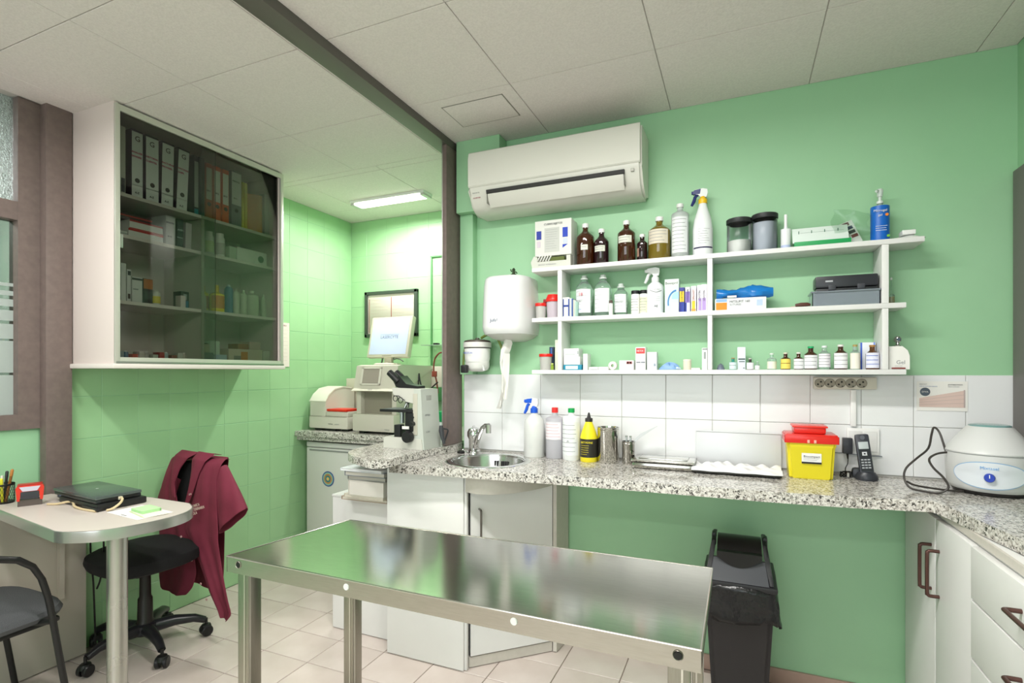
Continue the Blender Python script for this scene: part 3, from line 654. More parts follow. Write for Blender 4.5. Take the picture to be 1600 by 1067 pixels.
def big18(t): text('18', .022, M('c03a52', .6), t, (-.018, -.0425, .098)); text('SUERO', .010, TEXTD, t, (-.03, -.0425, .07)); text('solucion', .008, BLUE, t, (-.03, -.0425, .032))
def flat_bottle(label, x, w_, h, extra=None, lz=(.1, .66)):
    t = thing('infusion_bottle', label, 'bottle', (x, YC, Z2))
    r = w_/2; obj('body', MB().lathe(prof_bottle(r, h, .0125, h*.68, .016, .004), n=28, sy=.9), CLEAR, t)
    obj('cap', MB().lathe([(0, h-.02), (.0175, h-.02), (.0175, h-.013), (.012, h-.011), (.0125, h-.002), (.01, h), (0, h)], n=20), M('dfe6e2', .3, 0, .25), t)
    L = obj('label', MB().lathe([(r+.001, h*lz[0]), (r+.001, h*lz[1])], (0, 0, 0), 12, sy=.9, a0=math.radians(-152), a1=math.radians(-32)), FL, t)
    m = MB()
    for i in range(5): m.lathe([(r+.0016, h*(lz[1]-.06-i*.1)), (r+.0016, h*(lz[1]-.06-i*.1)+.001)], (0, 0, 0), 8, sy=.9, a0=math.radians(-140), a1=math.radians(-60-random.random()*40))
    obj('print', m, TEXTG, L)
    if extra: extra(t)
    return t
flat_bottle('clear infusion bottle with a red 18 on its label', -.669, .079, .197, big18)
flat_bottle('clear infusion bottle with a plain printed label, right of the one marked 18', -.580, .078, .195)
t = flat_bottle('smaller clear infusion bottle beside the black-capped jars', -.497, .060, .148, lambda t: text('SUERO FISIO', .0075, TEXTD, t, (-.024, -.0325, .062)))
bottle('small_tube', 'small white tube with a dark cap standing between the clear infusion bottles', -.5335, 2.375, Z2, .0095, .068, M('e4e6e4', .3), M('5a4a44', .4), .006, .8, .012, capr=.0085, cat='tube')
for x, r, c, lab in ((-.431, .0195, 'f0eee8', 'left black-capped white jar next to the spray bottle'), (-.394, .0175, 'dfe2c4', 'right black-capped jar with a greenish label next to the spray bottle')):
    bottle('pill_jar', lab, x, YC, Z2, r, .112, WHITE, BLACK, r*.93, .84, .016, M(c, .6), (.1, .72), (-160, -25), 5, capr=r*.99, cat='jar')
t = thing('spray_bottle', 'all-white trigger spray bottle with a curved line logo on the middle shelf', 'spray bottle', (-.344, YC, Z2))
obj('body', MB().lathe([(0, 0), (.033, 0), (.0365, .004), (.0365, .118), (.033, .13), (.02, .142), (.014, .147), (0, .148)], n=32), M('e9ebee', .25), t)
sprayer(t, .146, .9, M('e6e8e8', .3), M('e2e4e4', .3), -1, .015)
m = MB()
for i in range(12): a = -120+i*7; zz = .096+.010*((i-6)/6)**2; m.arc(.037, zz-.0011, zz+.0011, a, a+7.2, n=2)
obj('curved_line', m, TEXTD, t); text('CHOP-SPRAY', .0065, TEXTG, t, (-.01, -.0374, .106)); text('AE', .014, TEXTD, t, (0, -.0374, .03))
m = MB(); [m.arc(.037, .074-i*.008, .0748-i*.008, -92, -50, n=6) for i in range(3)]; obj('print', m, TEXTG, t)
t = carton('carton_box', 'tall pale green carton with a blue arc, right of the white spray bottle', -.268, 2.405, Z2, .059, .06, .146, M('cfe3dc', .5), bands=((.0, .96, .78, .97, 'dde6e0'), (.45, .98, .03, .3, 'e4ebe8')), txt=(('Bexepril', .0155, .04, .85, TEXTD),))
m = MB(); N = 18
for i in range(N):
    a0, a1 = math.radians(95+i*100/N), math.radians(95+(i+1)*100/N)
    q = lambda a, r: (.022+r*.9*math.cos(a), .045+r*1.25*math.sin(a))
    m.prism([q(a0, .038), q(a1, .038), q(a1, .044), q(a0, .044)], -.0315, -.0302, 'xz')
obj('blue_arc', m, M('3a7fc0', .5), t); obj('blue_field', MB().prism([(.0, .06), (.03, .06), (.03, .09), (.012, .088), (.002, .075)], -.0309, -.0302, 'xz'), M('a9d0e6', .5), t)
for i, (w_, b_, lab) in enumerate(((.0235, ((.08, .92, .42, .85, 'f2cf2a'), (.4, 1, 0, .4, '2a3f9c')), 'yellow and navy carton, first of the five medicine cartons'),
        (.0215, ((.06, .94, .38, .82, '8a6cc0'), (.0, .3, 0, .38, '2a3f9c')), 'purple and white carton, second of the five medicine cartons'),
        (.0235, ((.2, .8, .12, .42, 'f0c62a'), (.1, .9, 0, .12, 'f0a050')), 'white carton with a yellow foot, third of the five medicine cartons'),
        (.021, ((.3, .9, .05, .5, 'b49ad2'),), 'narrow lilac and white carton, fourth of the five medicine cartons'),
        (.027, ((.2, .8, .05, .5, 'b096d0'),), 'wider lilac carton leaning on the middle divider'))):
    xx = (-.2255, -.202, -.178, -.1545, -.1355)[i]
    if i == 4: xx = -.1362
    t = carton('medicine_carton', lab, xx, 2.40, Z2, w_*.9, .06, (.107, .107, .110, .112, .114)[i], (M('30358c', .5) if i == 0 else M('dfdbe8', .5)) if i < 2 else M('e6e2ec', .5), 0, 'medicine cartons on the middle shelf', b_)
    text(('CORTIPEL', 'OTICLEAN', 'CIPROVET', 'LEVOTIN', 'LEVOTIN')[i], .011, TEXTD if i != 2 else M('a85a20', .5), t, (.004, -.0312, .045), (PI/2, -PI/2, 0))
t = carton('suture_box', 'flat orange and white carton lying under the blue bag', .004, 2.405, Z2, .193, .09, .048, M('e2e4e6', .5), bands=((.02, .24, .04, .66, 'f08c1e'), (.02, .24, .72, .97, '8fb4e0'), (.82, .93, .3, .8, 'b9cbe8')), txt=(('MITSUFIT 160', .013, .29, .62, TEXTD), ('SUTURES', .011, .29, .38, TEXTG)))
t = thing('blue_bag', 'crumpled bright blue plastic bag on the orange and white carton', 'bag', (.02, 2.405, Z2+.0495))
m = MB(); rows = []
for i in range(15):
    u = i/14; hw = .03*math.sin(PI*min(max(u, .04), .96))**.35; row = []
    for k in range(12):
        a = 2*PI*k/12; rr = 1+.22*math.sin(3*a+i*1.7)*math.sin(i*.9)
        row.append((-.108+.216*u, hw*1.1*math.cos(a)*rr, max(.0, .023+.0215*math.sin(a)*(1.05-.3*math.sin(u*7))*rr)))
    row.append(row[0]); rows.append(row)
m.grid(rows); obj('bag', m, M('1a7fd0', .22, 0, .15), t); obj('paper_tag', MB().box(-.065, -.03, -.036, -.0345, .003, .011), PAPER, t)
t = thing('pocket_knife', 'small wooden-handled folding knife on the middle shelf', 'knife', (.225, 2.375, Z2))
obj('grip', MB().tube([(-.02, 0, .009), (0, 0, .011), (.022, .002, .011), (.033, .003, .009)], .008, 10, [.7, 1, 1, .6]), M('5a352c', .4), t)
obj('blade', MB().prism([(-.018, .006), (-.035, .005), (-.042, .0015), (-.018, .003)], -.001, .001, 'xz'), M('c9a99a', .3, .6), t)
t = thing('plastic_tray', 'clear plastic tray box on the right of the middle shelf', 'tray', (.373, 2.405, Z2))
PB = M('c9d4e0', .15, 0, .7)
obj('tray_wall', MB().box(-.111, .111, -.05, -.0475, .0, .055).box(-.111, .111, .0475, .05, .0, .055).box(-.111, -.1085, -.05, .05, 0, .055).box(.1085, .111, -.05, .05, 0, .055), PB, t)
obj('tray_floor', MB().box(-.1085, .1085, -.0475, .0475, 0, .0025), PB, t)
obj('tray_rim', MB().box(-.116, .116, -.054, -.05, .051, .057).box(-.116, .116, .05, .054, .051, .057).box(-.116, -.111, -.05, .05, .051, .057).box(.111, .116, -.05, .05, .051, .057), PB, t)
t = thing('instrument_case', 'black plastic instrument case standing in the clear tray', 'case', (.378, 2.408, Z2+.003))
obj('case_body', MB().box(-.102, .102, -.038, .038, 0, .066, .005), M('25262b', .4), t)
obj('case_lid', MB().box(-.104, .104, -.04, .04, .068, .114, .008), M('2c2d33', .35), t)
obj('latch', MB().box(-.06, -.035, -.044, -.04, .058, .078, .002).box(.035, .06, -.044, -.04, .058, .078, .002), M('3c3d44', .4), t)
obj('label', MB().box(-.07, -.045, -.0412, -.04, .09, .096), M('b8b9c0', .4), t)
t = thing('glass_vial', 'amber-filled glass vial with a thin glass rod beside the right divider', 'vial', (.532, 2.42, Z2))
obj('vial', MB().lathe([(0, 0), (.011, 0), (.0115, .002), (.0115, .036), (.008, .04)], n=18), CLEAR, t)
obj('contents', MB().lathe([(0, .001), (.0102, .001), (.0102, .03), (0, .03)], n=16), M('b9a04a', .4), t)
obj('rod', MB().cyl(.0015, .036, .095, n=8), CLEAR, t); obj('bulb', MB().lathe([(0, .093), (.004, .096), (.004, .102), (0, .106)], n=10), M('e6ece8', .1), t)

# ------------------------------------------------------------------ bottom shelf
cup('clear specimen cup with a red lid at the left end of the bottom shelf', -.861, YC, Z3, .032, .078, RED, CUPB, .014)
carton('carton_box', 'narrow navy carton behind the lower red-lidded cup', -.8375, 2.452, Z3, .022, .035, .112, M('1c3050', .5), bands=((.35, .6, .3, .95, '4a78c0'),))
carton('carton_box', 'tall narrow cream carton against the left divider on the bottom shelf', -.792, 2.42, Z3, .022, .07, .142, M('d9dccb', .5), ink=0, bands=((.2, .8, .6, .9, 'e4e6dc'),))
bottle('vial', 'tiny green vial in front of the tall cream carton', -.812, 2.372, Z3, .0075, .032, M('8fa83a', .3), M('c4d27a', .4), .005, .7, .006, cat='vial')
t = carton('carton_box', 'flat teal and white carton at the bottom of the pile by the left divider', -.711, 2.405, Z3, .087, .08, .024, M('1d8aa8', .45), bands=((.12, .8, .15, .8, 'd2e4f0'),))
t = carton('carton_box', 'white carton in the middle of the pile by the left divider', -.715, 2.405, Z3+.0248, .078, .075, .036, WHITE, bands=((.05, .9, .1, .9, 'e4e2e2'),))
t = carton('carton_box', 'white carton on top of the pile by the left divider', -.72, 2.41, Z3+.0616, .073, .07, .038, M('e8eaea', .5), bands=((.1, .75, .25, .3, 'a9b0b0'), (.92, .97, .3, .7, '8f9a98')))
carton('carton_box', 'thin upright white carton right of the carton pile', -.651, 2.40, Z3, .021, .06, .074, WHITE, bands=((.3, .5, .1, .9, 'd4dcd8'),))
carton('carton_box', 'flat white carton lying next to the thin upright carton', -.611, 2.39, Z3, .042, .05, .013, WHITE, bands=((.1, .9, .1, .3, 'a8a8b0'),))
carton('carton_box', 'flat plain white carton left of the white tape roll', -.5655, 2.39, Z3, .044, .05, .0135, M('e9ece9', .5))
t = thing('tape_roll', 'roll of white surgical tape standing on edge on the bottom shelf', 'tape', (-.529, 2.40, Z3+.0196))
obj('roll', MB().lathe([(.008, -.011), (.019, -.011), (.019, .011), (.008, .011), (.008, -.011)], n=28, axis='y'), M('e9e6da', .6), t)
obj('core', MB().lathe([(.0065, -.0115), (.0082, -.0115), (.0082, .0115), (.0065, .0115), (.0065, -.0115)], n=20, axis='y'), M('cfcabc', .6), t)
carton('carton_box', 'low white carton with a small dark red mark right of the tape roll', -.463, 2.40, Z3, .064, .055, .042, WHITE, 0, None, ((.5, .9, .62, .9, '9a5a5c'), (.56, .66, .68, .84, 'e4d4d4'), (.74, .84, .68, .84, 'e4d4d4'), (.08, .5, .5, .54, 'b4b4b8'), (.08, .5, .3, .34, 'b4b4b8')))
t = carton('carton_box', 'tall white carton with a red top band on the bottom shelf', -.402, 2.40, Z3, .044, .045, .1, WHITE, 0, None, ((.08, .94, .72, .96, 'e04a4c'), (.1, .5, .3, .36, '8a8e96'), (.55, .95, .3, .36, '8a8e96')))
text('VETIX', .011, WHITE, t, (-.016, -.0242, .08))
carton('carton_box', 'plain white carton right of the red-topped one', -.353, 2.405, Z3, .042, .05, .078, M('e6ebec', .5), 0, None, ((.7, .9, .2, .35, '9aa4b4'),))
t = thing('glove_wad', 'scrunched pale blue glove on the bottom shelf', 'glove', (-.28, 2.40, Z3))
m = MB(); m.grid([[((.042*math.cos(a)+.006*math.sin(3*a))*math.sin(b_*1.0), .02*math.sin(a)*math.sin(b_), .001+.026*max(0, math.cos(b_))*(1+.3*math.sin(5*a))) for a in [2*PI*i/16 for i in range(17)]] for b_ in [PI/2*j/7 for j in range(8)]])
obj('glove', m, M('8fb6e6', .4, 0, .15), t); obj('cuff', MB().tube([(.02, -.005, .006), (.036, -.008, .008), (.044, 0, .005)], .005, 8), M('c9dcf2', .4), t)
bottle('white_pot', 'cream cylindrical pot on the bottom shelf left of the middle divider', -.206, 2.40, Z3, .017, .045, M('e6dfcb', .5), M('ece6d6', .5), .016, .8, .008, capr=.0172, cat='pot')
carton('carton_box', 'very flat cream carton beside the cream pot', -.170, 2.39, Z3, .036, .04, .0075, M('eae4da', .5))
carton('carton_box', 'tall white carton with grey print against the middle divider', -.1345, 2.40, Z3, .021, .045, .092, M('e2e6e6', .5), 0, None, ((.35, .75, .5, .82, '9aa09e'), (.1, 1, .92, .97, '7c8280')))
t = thing('foil_lump', 'crumpled grey foil packet right of the middle divider', 'packet', (-.0715, 2.395, Z3))
m = MB(); m.lathe([(0, 0), (.015, .0), (.016, .006), (.011, .014), (.007, .022), (0, .027)], n=9)
obj('foil', m, M('8c94a8', .3, .6), t); obj('foil_fold', MB().box(-.012, .012, -.004, .004, .004, .02, .002, Matrix.Rotation(.6, 3, 'Z')), M('a8aebc', .3, .6), t)
VW = M('f0f0f2', .5); CV = M('dceee6', .08, 0, .75)
def vial(label, x, y, r, h, glass, cap, lab, lz=(.05, .62), ink=3, inkm=None, span=(-165, -15)):
    return bottle('vial', label, x, y, Z3, r, h, glass, cap, r*.4, .62, h*.08, lab, lz, span, ink, inkm, capr=r*.46, cat='vial')
vial('small teal vial left of the grey-banded carton', -.0235, 2.40, .0145, .05, M('3fae9c', .15, 0, .4), M('b08a5a', .4), M('d6eeea', .5), ink=1)
carton('carton_box', 'white carton with a dark grey band, left of the small dark vial', .009, 2.425, Z3, .031, .04, .094, M('dfe4ee', .5), 0, None, ((.1, .95, .44, .5, '4c5c5c'), (.2, .9, .34, .38, '5c6c6c'), (.7, .9, .05, .1, '8a9090')))
vial('small dark brown vial right of the grey-banded carton', .042, 2.40, .0135, .047, AMBERD, M('d8d4d0', .4), VW, ink=0)
vial('tiniest clear vial right of the small dark vial', .069, 2.40, .009, .034, CV, M('cfe0d8', .3), VW, (.05, .5), 0)
vial('clear vial with a pale cap standing alone', .1225, 2.40, .0175, .067, CV, M('e6f0e6', .3), M('e6ead6', .5), (.05, .5), 0)
vial('brown vial with a yellow label', .1725, 2.40, .018, .069, AMBER, M('e4dcc8', .4), M('f2dc6a', .5), ink=1, inkm=M('7a3a20', .5))
vial('brown vial with a white label, smallest of the brown ones at the right', .219, 2.40, .0178, .069, AMBER, M('e8e2dc', .4), VW, ink=2)
vial('brown vial with a green cap', .2615, 2.40, .0235, .092, AMBER, M('1fa868', .35), VW, (.05, .62), 3)
vial('clear vial with a white cap right of the green-capped one', .3085, 2.40, .0205, .094, CV, M('e8eeee', .3), M('eeeaf0', .5), (.1, .66), 4)
vial('brown vial with a white cap between two clear vials', .3635, 2.40, .0232, .097, AMBER, M('e8e6e2', .3), VW, (.05, .66), 3)
vial('clear vial with a tan cap and milky contents', .4115, 2.40, .0170, .096, CV, M('b09a5c', .4), M('ece8da', .5), (.03, .66), 0)
carton('carton_box', 'white carton with a blue stripe behind the rightmost brown vial', .459, 2.448, Z3, .050, .04, .105, M('e9ecf4', .5), 0, None, ((.0, .12, 0, 1, '4a6ad0'), (.86, .96, 0, 1, '7c96e0')))
vial('amber vial with a white and blue label by the right divider', .4645, 2.385, .0215, .093, M('6a3c12', .08, 0, .4, .5), M('a87a3c', .4), M('dfe0f0', .5), (.06, .68), 3, BLUE)
t = thing('gel_dispenser', 'white table-top gel dispenser block at the right end of the bottom shelf', 'dispenser', (.543, 2.40, Z3))
obj('block', MB().prism([(-.03, 0), (.034, 0), (.034, .05), (.028, .07), (.012, .086), (-.03, .086)], -.035, .04, 'xz'), M('ecebe6', .25), t)
obj('drip_strip', MB().box(-.022, .02, -.04, -.035, .002, .007, .001), M('8a3a34', .4), t)
text('Gel', .02, TEXTG, t, (-.008, -.0356, .02)); obj('print', lines(MB(), -.012, .02, .014, 2, .005, -.0352, .0008), TEXTG, t)
t = thing('valve_knob', 'small chrome and dark valve head on the white gel dispenser', 'valve', (.549, 2.405, Z3+.0865))
obj('knob', MB().lathe([(0, 0), (.010, 0), (.012, .004), (.006, .008), (.006, .014), (.012, .02), (.013, .03), (.008, .038), (0, .04)], n=16), CHROME, t)
obj('dial', MB().lathe([(0, -.014), (.006, -.014), (.006, -.01), (0, -.01)], (0, 0, .026), 12, 'y'), M('4a5a66', .3), t)
bottle('small_bottle', 'slim cream bottle beside the chrome valve head', .5215, 2.43, Z3+.0865, .0055, .04, M('d9dcb0', .4), M('e4e6d0', .4), .004, .8, .006, cat='bottle')

# ------------------------------------------------------------------ on the worktop
ZC = .9002
t = thing('spray_bottle', 'translucent spray bottle with a blue trigger on the worktop', 'spray bottle', (-.912, 2.395, ZC))
obj('body', MB().lathe([(0, 0), (.046, 0), (.05, .006), (.05, .155), (.046, .178), (.03, .197), (.017, .206), (.016, .212)], n=36), M('f0f1ee', .25, 0, .2), t)
obj('liquid', MB().lathe([(0, .003), (.0475, .003), (.0475, .125), (0, .125)], n=32), M('eceee8', .2, 0, .6), t)
sprayer(t, .212, 1.0, M('e6e8ec', .3), M('1c5ad0', .3), -1, .0165, M('1c5ad0', .3))
t = bottle('plastic_bottle', 'white bottle with a red cap and pink-lined label on the worktop', -.808, 2.40, ZC, .043, .24, M('dddbe2', .35, 0, .4), M('e03030', .3), .014, .78, .024, M('ece6ea', .6), (.38, .72), (-165, -30), 5, M('d8a0a8', .6), capr=.0155)
obj('liquid', MB().lathe([(0, .003), (.0405, .003), (.0405, .085), (0, .085)], n=28), M('cfd0d4', .3), t)
t = bottle('plastic_bottle', 'opaque white bottle with a green cap on the worktop', -.722, 2.385, ZC, .041, .24, M('eceeee', .3), M('12a050', .3), .0135, .82, .020, M('e6e9ea', .6), (.1, .74), (-165, -20), 7, capr=.0155)
text('Al', .014, TEXTG, t, (-.01, -.0425, .085))
t = thing('squeeze_bottle', 'yellow squeeze bottle with a black pointed cap and black label', 'bottle', (-.634, 2.37, ZC))
obj('body', MB().lathe([(0, 0), (.037, 0), (.0395, .004), (.0395, .112), (.033, .135), (.022, .165), (.016, .18), (.015, .184), (0, .184)], n=32), YEL, t)
obj('cap', MB().lathe([(.017, .182), (.0175, .184), (.0175, .197), (.009, .2), (.004, .222), (0, .224)], n=20), M('333130', .4), t)
obj('label', MB().arc(.0402, .022, .105, -170, 0, n=20), M('2c2a24', .45), t)
text('BETADINE', .012, YEL, t, (-.026, -.0412, .086)); m = MB()
for i in range(5): m.arc(.0408, .075-i*.010, .0762-i*.010, -135, -70-random.random()*30, n=8)
obj('print', m, YEL, t)
def beaker(label, x, y, r, h):
    t = thing('steel_beaker', label, 'beaker', (x, y, ZC))
    obj('cup', MB().lathe([(0, 0), (r*.97, 0), (r, .003), (r, h-.004), (r*1.05, h), (r*.98, h), (r*.96, h-.006), (r*.96, .005), (0, .005)], n=40), M('c4c2bc', .1, 1.), t)
    obj('handle', MB().tube([(-r*.98, 0, h*.8), (-r*1.3, .006, h*.78), (-r*1.35, .006, h*.4), (-r*.98, 0, h*.3)], .004, 8), M('c4c2bc', .15, 1.), t)
    return t
t = thing('steel_canister', 'tall stainless steel canister beside the yellow bottle', 'canister', (-.546, 2.375, ZC))
obj('cup', MB().lathe([(0, 0), (.046, 0), (.048, .003), (.048, .155), (.051, .160), (.047, .16), (.046, .154), (.046, .005), (0, .005)], n=44), M('c4c2bc', .09, 1.), t)
obj('rim_ring', MB().lathe([(.0485, .146), (.0497, .148), (.0485, .150)], n=44), M('d8d6d0', .1, 1.), t)
t = thing('steel_cup', 'short stainless steel cup holding glass thermometers', 'cup', (-.454, 2.375, ZC))
obj('cup', MB().lathe([(0, 0), (.026, 0), (.0275, .003), (.0275, .098), (.029, .101), (.0265, .101), (.0262, .096), (.0262, .004), (0, .004)], n=36), M('b4b2ac', .09, 1.), t)
obj('rim_ring', MB().lathe([(.028, .09), (.0288, .092), (.028, .094)], n=36), M('d8d6d0', .1, 1.), t)
for i, (dx, lab) in enumerate(((-.009, 'left glass tube standing in the short steel cup'), (.009, 'right glass tube standing in the short steel cup'))):
    t = thing('glass_tube', lab, 'tube', (-.454+dx, 2.375, ZC+.006))
    obj('tube', MB().cyl(.005, 0, .112, n=12), M('d8e0e0', .08, 0, .7), t); obj('stopper', MB().lathe([(0, .112), (.0055, .112), (.0055, .119), (0, .12)], n=12), M('b8bcbc', .2, .8), t)
t = thing('spatula', 'long pale spatula leaning out of the short steel cup', 'spatula', (-.454, 2.375, ZC))
obj('shaft', MB().tube([(.004, .004, .02), (.022, .008, .094), (.035, .012, .115)], .003, 8), M('c8c8c8', .3, .6), t)
obj('paddle', MB().prism([(.024, .092), (.052, .118), (.09, .146), (.124, .17), (.122, .172), (.088, .155), (.05, .135), (.028, .112)], .006, .012, 'xz'), M('c9ccce', .35), t)
t = thing('instrument_tray', 'shallow lidded stainless steel instrument tray on the worktop', 'tray', (-.296, 2.345, ZC))
obj('tray', MB().box(-.125, .125, -.075, .075, .001, .028, .012), M('b4b2ac', .12, 1.), t)
obj('lid', MB().box(-.129, .129, -.079, .079, .029, .04, .006), M('cfcdc8', .1, 1.), t)
obj('lid_ridge', MB().box(-.10, .10, -.05, .05, .04, .0435, .003), M('cfcdc8', .1, 1.), t)
t = thing('steel_board', 'pale metal board leaning upright against the white tiles', 'board', (-.007, 2.455, ZC))
b = obj('board', MB().box(-.168, .168, -.002, .002, 0, .152, .001), M('cfd0d2', .35, .15), t); b.rotation_euler = (-.12, 0, 0)
b.location = (0, -.002, .001)
obj('folded_edge', MB().box(-.168, .168, -.006, .0, .148, .152, .001), M('d9dadc', .35), t, (0, -.002, .001)).rotation_euler = (-.12, 0, 0)
t = thing('instrument_plate', 'dark-edged flat steel plate under the white drape', 'plate', (-.008, 2.33, ZC))
obj('plate', MB().box(-.166, .158, -.072, .075, .004, .012, .002), M('3c3a36', .35, .8), t)
obj('foot', MB().box(-.15, -.13, -.06, .06, 0, .004).box(.12, .14, -.06, .06, 0, .004), BLACK, t)
t = thing('drape_cloth', 'crumpled white paper drape lying on the steel plate', 'cloth', (-.008, 2.33, ZC))
random.seed(3); m = MB(); rows = []
for j in range(12):
    v = j/11; row = []
    for i in range(34):
        u = i/33
        zz = .022+.010*math.sin(u*17+v*5)*math.sin(v*9+1)+.009*math.sin(u*31-v*11)*v+.010*math.exp(-((u-.35)/.12)**2-((v-.6)/.3)**2)
        if j == 0: zz = .013+.004*math.sin(u*23)+(-.004 if i < 3 else 0)
        row.append((-.17+.332*u, -.083+.158*v+.004*math.sin(u*20)*(1-v), max(zz, .0155)))
    rows.append(row)
rows.insert(0, [(p[0], p[1]+.002, .0135) for p in rows[0]])
m.grid(rows); o = obj('drape', m, M('e9eaec', .8, bump=(60, .3, .003)), t); sm = o.modifiers.new('s', 'SUBSURF'); sm.levels = sm.render_levels = 1

t = thing('sharps_container', 'yellow sharps container with a red lid on the worktop', 'container', (.252, 2.36, ZC))
m = MB(); q = lambda hw, hd, z: [m.b.verts.new(p) for p in ((-hw, -hd, z), (hw, -hd, z), (hw, hd, z), (-hw, hd, z))]
R_ = [q(.070, .052, .0), q(.073, .055, .004), q(.080, .062, .12), q(.083, .065, .125), q(.083, .065, .15)]
for i in range(4):
    for k in range(4): m.b.faces.new((R_[i][k], R_[i][(k+1) % 4], R_[i+1][(k+1) % 4], R_[i+1][k]))
m.b.faces.new(R_[0][::-1]); m.b.faces.new(R_[-1])
bmesh.ops.bevel(m.b, geom=[e for e in m.b.edges if abs(e.verts[0].co.z-e.verts[1].co.z) > .001], offset=.01, segments=3, affect='EDGES')
obj('tub', m, M('eedd2c', .35), t)
LR = M('e8281e', .25, 0, .15)
obj('lid', MB().box(-.088, .088, -.070, .070, .150, .172, .006), LR, t)
obj('lid_skirt', MB().box(-.091, .091, -.073, -.069, .138, .166, .002).box(-.091, .091, .069, .073, .138, .166, .002).box(-.091, -.087, -.073, .073, .138, .166, .002).box(.087, .091, -.073, .073, .138, .166, .002), LR, t)
obj('flap_hatch', MB().box(-.058, .052, -.05, .045, .172, .200, .008), LR, t)
obj('hatch_rim', MB().box(-.063, .057, -.055, .05, .196, .203, .003), M('f0382c', .25, 0, .1), t)
obj('clip', MB().box(-.014, -.006, -.0765, -.073, .14, .152, .001).box(.008, .016, -.0765, -.073, .14, .152, .001), M('f0b0a0', .3), t)
lb = obj('label', MB().box(-.032, .034, -.0625, -.0615, .06, .10), WHITE, t); lb.rotation_euler = (0, 0, 0)
lb.location = (0, -.001, 0)
obj('black_bar', MB().box(-.032, .034, -.064, -.0635, .06, .067), M('222222', .5), lb)
text('Biocompact', .0115, TEXTD, lb, (-.026, -.0632, .084)); obj('print', lines(MB(), -.026, .028, .08, 2, .006, -.063, .0008), TEXTG, lb)
t = thing('power_adapter', 'black plug-in power adapter in the wall socket beside the sharps container', 'adapter', (.394, YB-.024, 1.017))
obj('block', MB().box(-.0165, .0165, -.03, -.0005, -.03, .032, .004), M('34363c', .4), t)
obj('strain_relief', MB().tube([(0, -.018, -.03), (.001, -.018, -.045), (.002, -.018, -.052)], .003, 8, [1.4, 1, .7]), BLACK, t)
obj('cable', MB().tube([(.002, -.018, -.052), (0, -.022, -.07), (-.008, -.03, -.085), (-.01, -.04, -.098), (-.006, -.05, -.108), (.004, -.052, -.11)], .0018, 6), BLACK, t)
t = thing('cable_bundle', 'small bundle of tied black cable by the phone base', 'cable', (.385, 2.40, ZC))
m = MB(); pts = []
for i in range(60):
    a = i*.72; pts.append((.018*math.cos(a)+(-.006 if i < 30 else .014), .010*math.sin(a*1.1), .013+.010*math.sin(a*1.7+.5)))
obj('coil', m.tube(pts, .0019, 6), BLACK, t); obj('tie', MB().box(-.002, .006, -.012, .012, .003, .02, .002), M('b8b6b0', .5), t)
obj('lead', MB().tube([(.03, 0, .006), (.045, -.004, .003), (.06, .0, .004)], .0018, 6), BLACK, t)
t = thing('cordless_phone', 'dark grey cordless phone handset standing in its cradle', 'phone', (.445, 2.375, ZC))
obj('cradle', MB().lathe([(0, 0), (.036, 0), (.038, .006), (.036, .018), (.028, .03), (.012, .034), (0, .034)], n=28, sy=.85), M('33353c', .35), t)
obj('cradle_back', MB().box(-.046, -.008, .0, .035, .002, .042, .012), M('2c2e34', .35), t)
hs = obj('handset', MB().box(-.0235, .0235, -.011, .011, 0, .152, .009), M('3a3c44', .3), t, (0, -.006, .022)); hs.rotation_euler = (-.16, -.10, 0)
obj('keypad_panel', MB().box(-.0185, .0185, -.0118, -.011, .012, .098), M('1c1e24', .3), hs)
obj('display', MB().box(-.016, .016, -.0122, -.011, .095, .122, .0005), M('b9c0c2', .2), hs)
obj('earpiece', MB().lathe([(0, -.0122), (.008, -.0122), (.0085, -.011)], (0, 0, .138), 16, 'y'), M('5a5c66', .3), hs)
obj('navigation_key', MB().box(-.008, .008, -.0128, -.0116, .07, .084, .0005), M('c9ccd0', .3), hs); obj('navigation_centre', MB().box(-.003, .003, -.0132, -.0126, .0745, .0795), BLACK, hs)
for r_ in range(4):
    for c in range(3): obj('key', MB().box(-.0145+c*.0105, -.0065+c*.0105, -.0128, -.0116, .052-r_*.010, .057-r_*.010), M('a8aab0', .4), hs)

t = thing('centrifuge', 'round grey-white bench centrifuge with a blue knob on the right worktop', 'centrifuge', (.785, 2.30, ZC))
obj('housing', MB().lathe([(.10, .012), (.108, .016), (.115, .03), (.121, .13), (.119, .137), (.0, .137)], n=56), M('d0d1d0', .35), t)
obj('lid', MB().lathe([(.121, .138), (.122, .142), (.118, .15), (.062, .222), (.055, .226), (0, .226)], n=56), M('d6d7d6', .3), t)
obj('lid_seam', MB().lathe([(.1215, .1365), (.1228, .1378), (.1215, .139)], n=56), M('a8aaab', .4), t)
obj('lid_window', MB().lathe([(.056, .2245), (.057, .228), (.05, .2305), (0, .231)], n=40), M('8cc0c0', .15, 0, .4), t)
obj('base', MB().lathe([(0, .0), (.088, 0), (.098, .004), (.104, .013), (0, .014)], n=48), M('2a2626', .5), t)
dg = math.degrees(math.atan2(-2.30, -.785))
N = 40
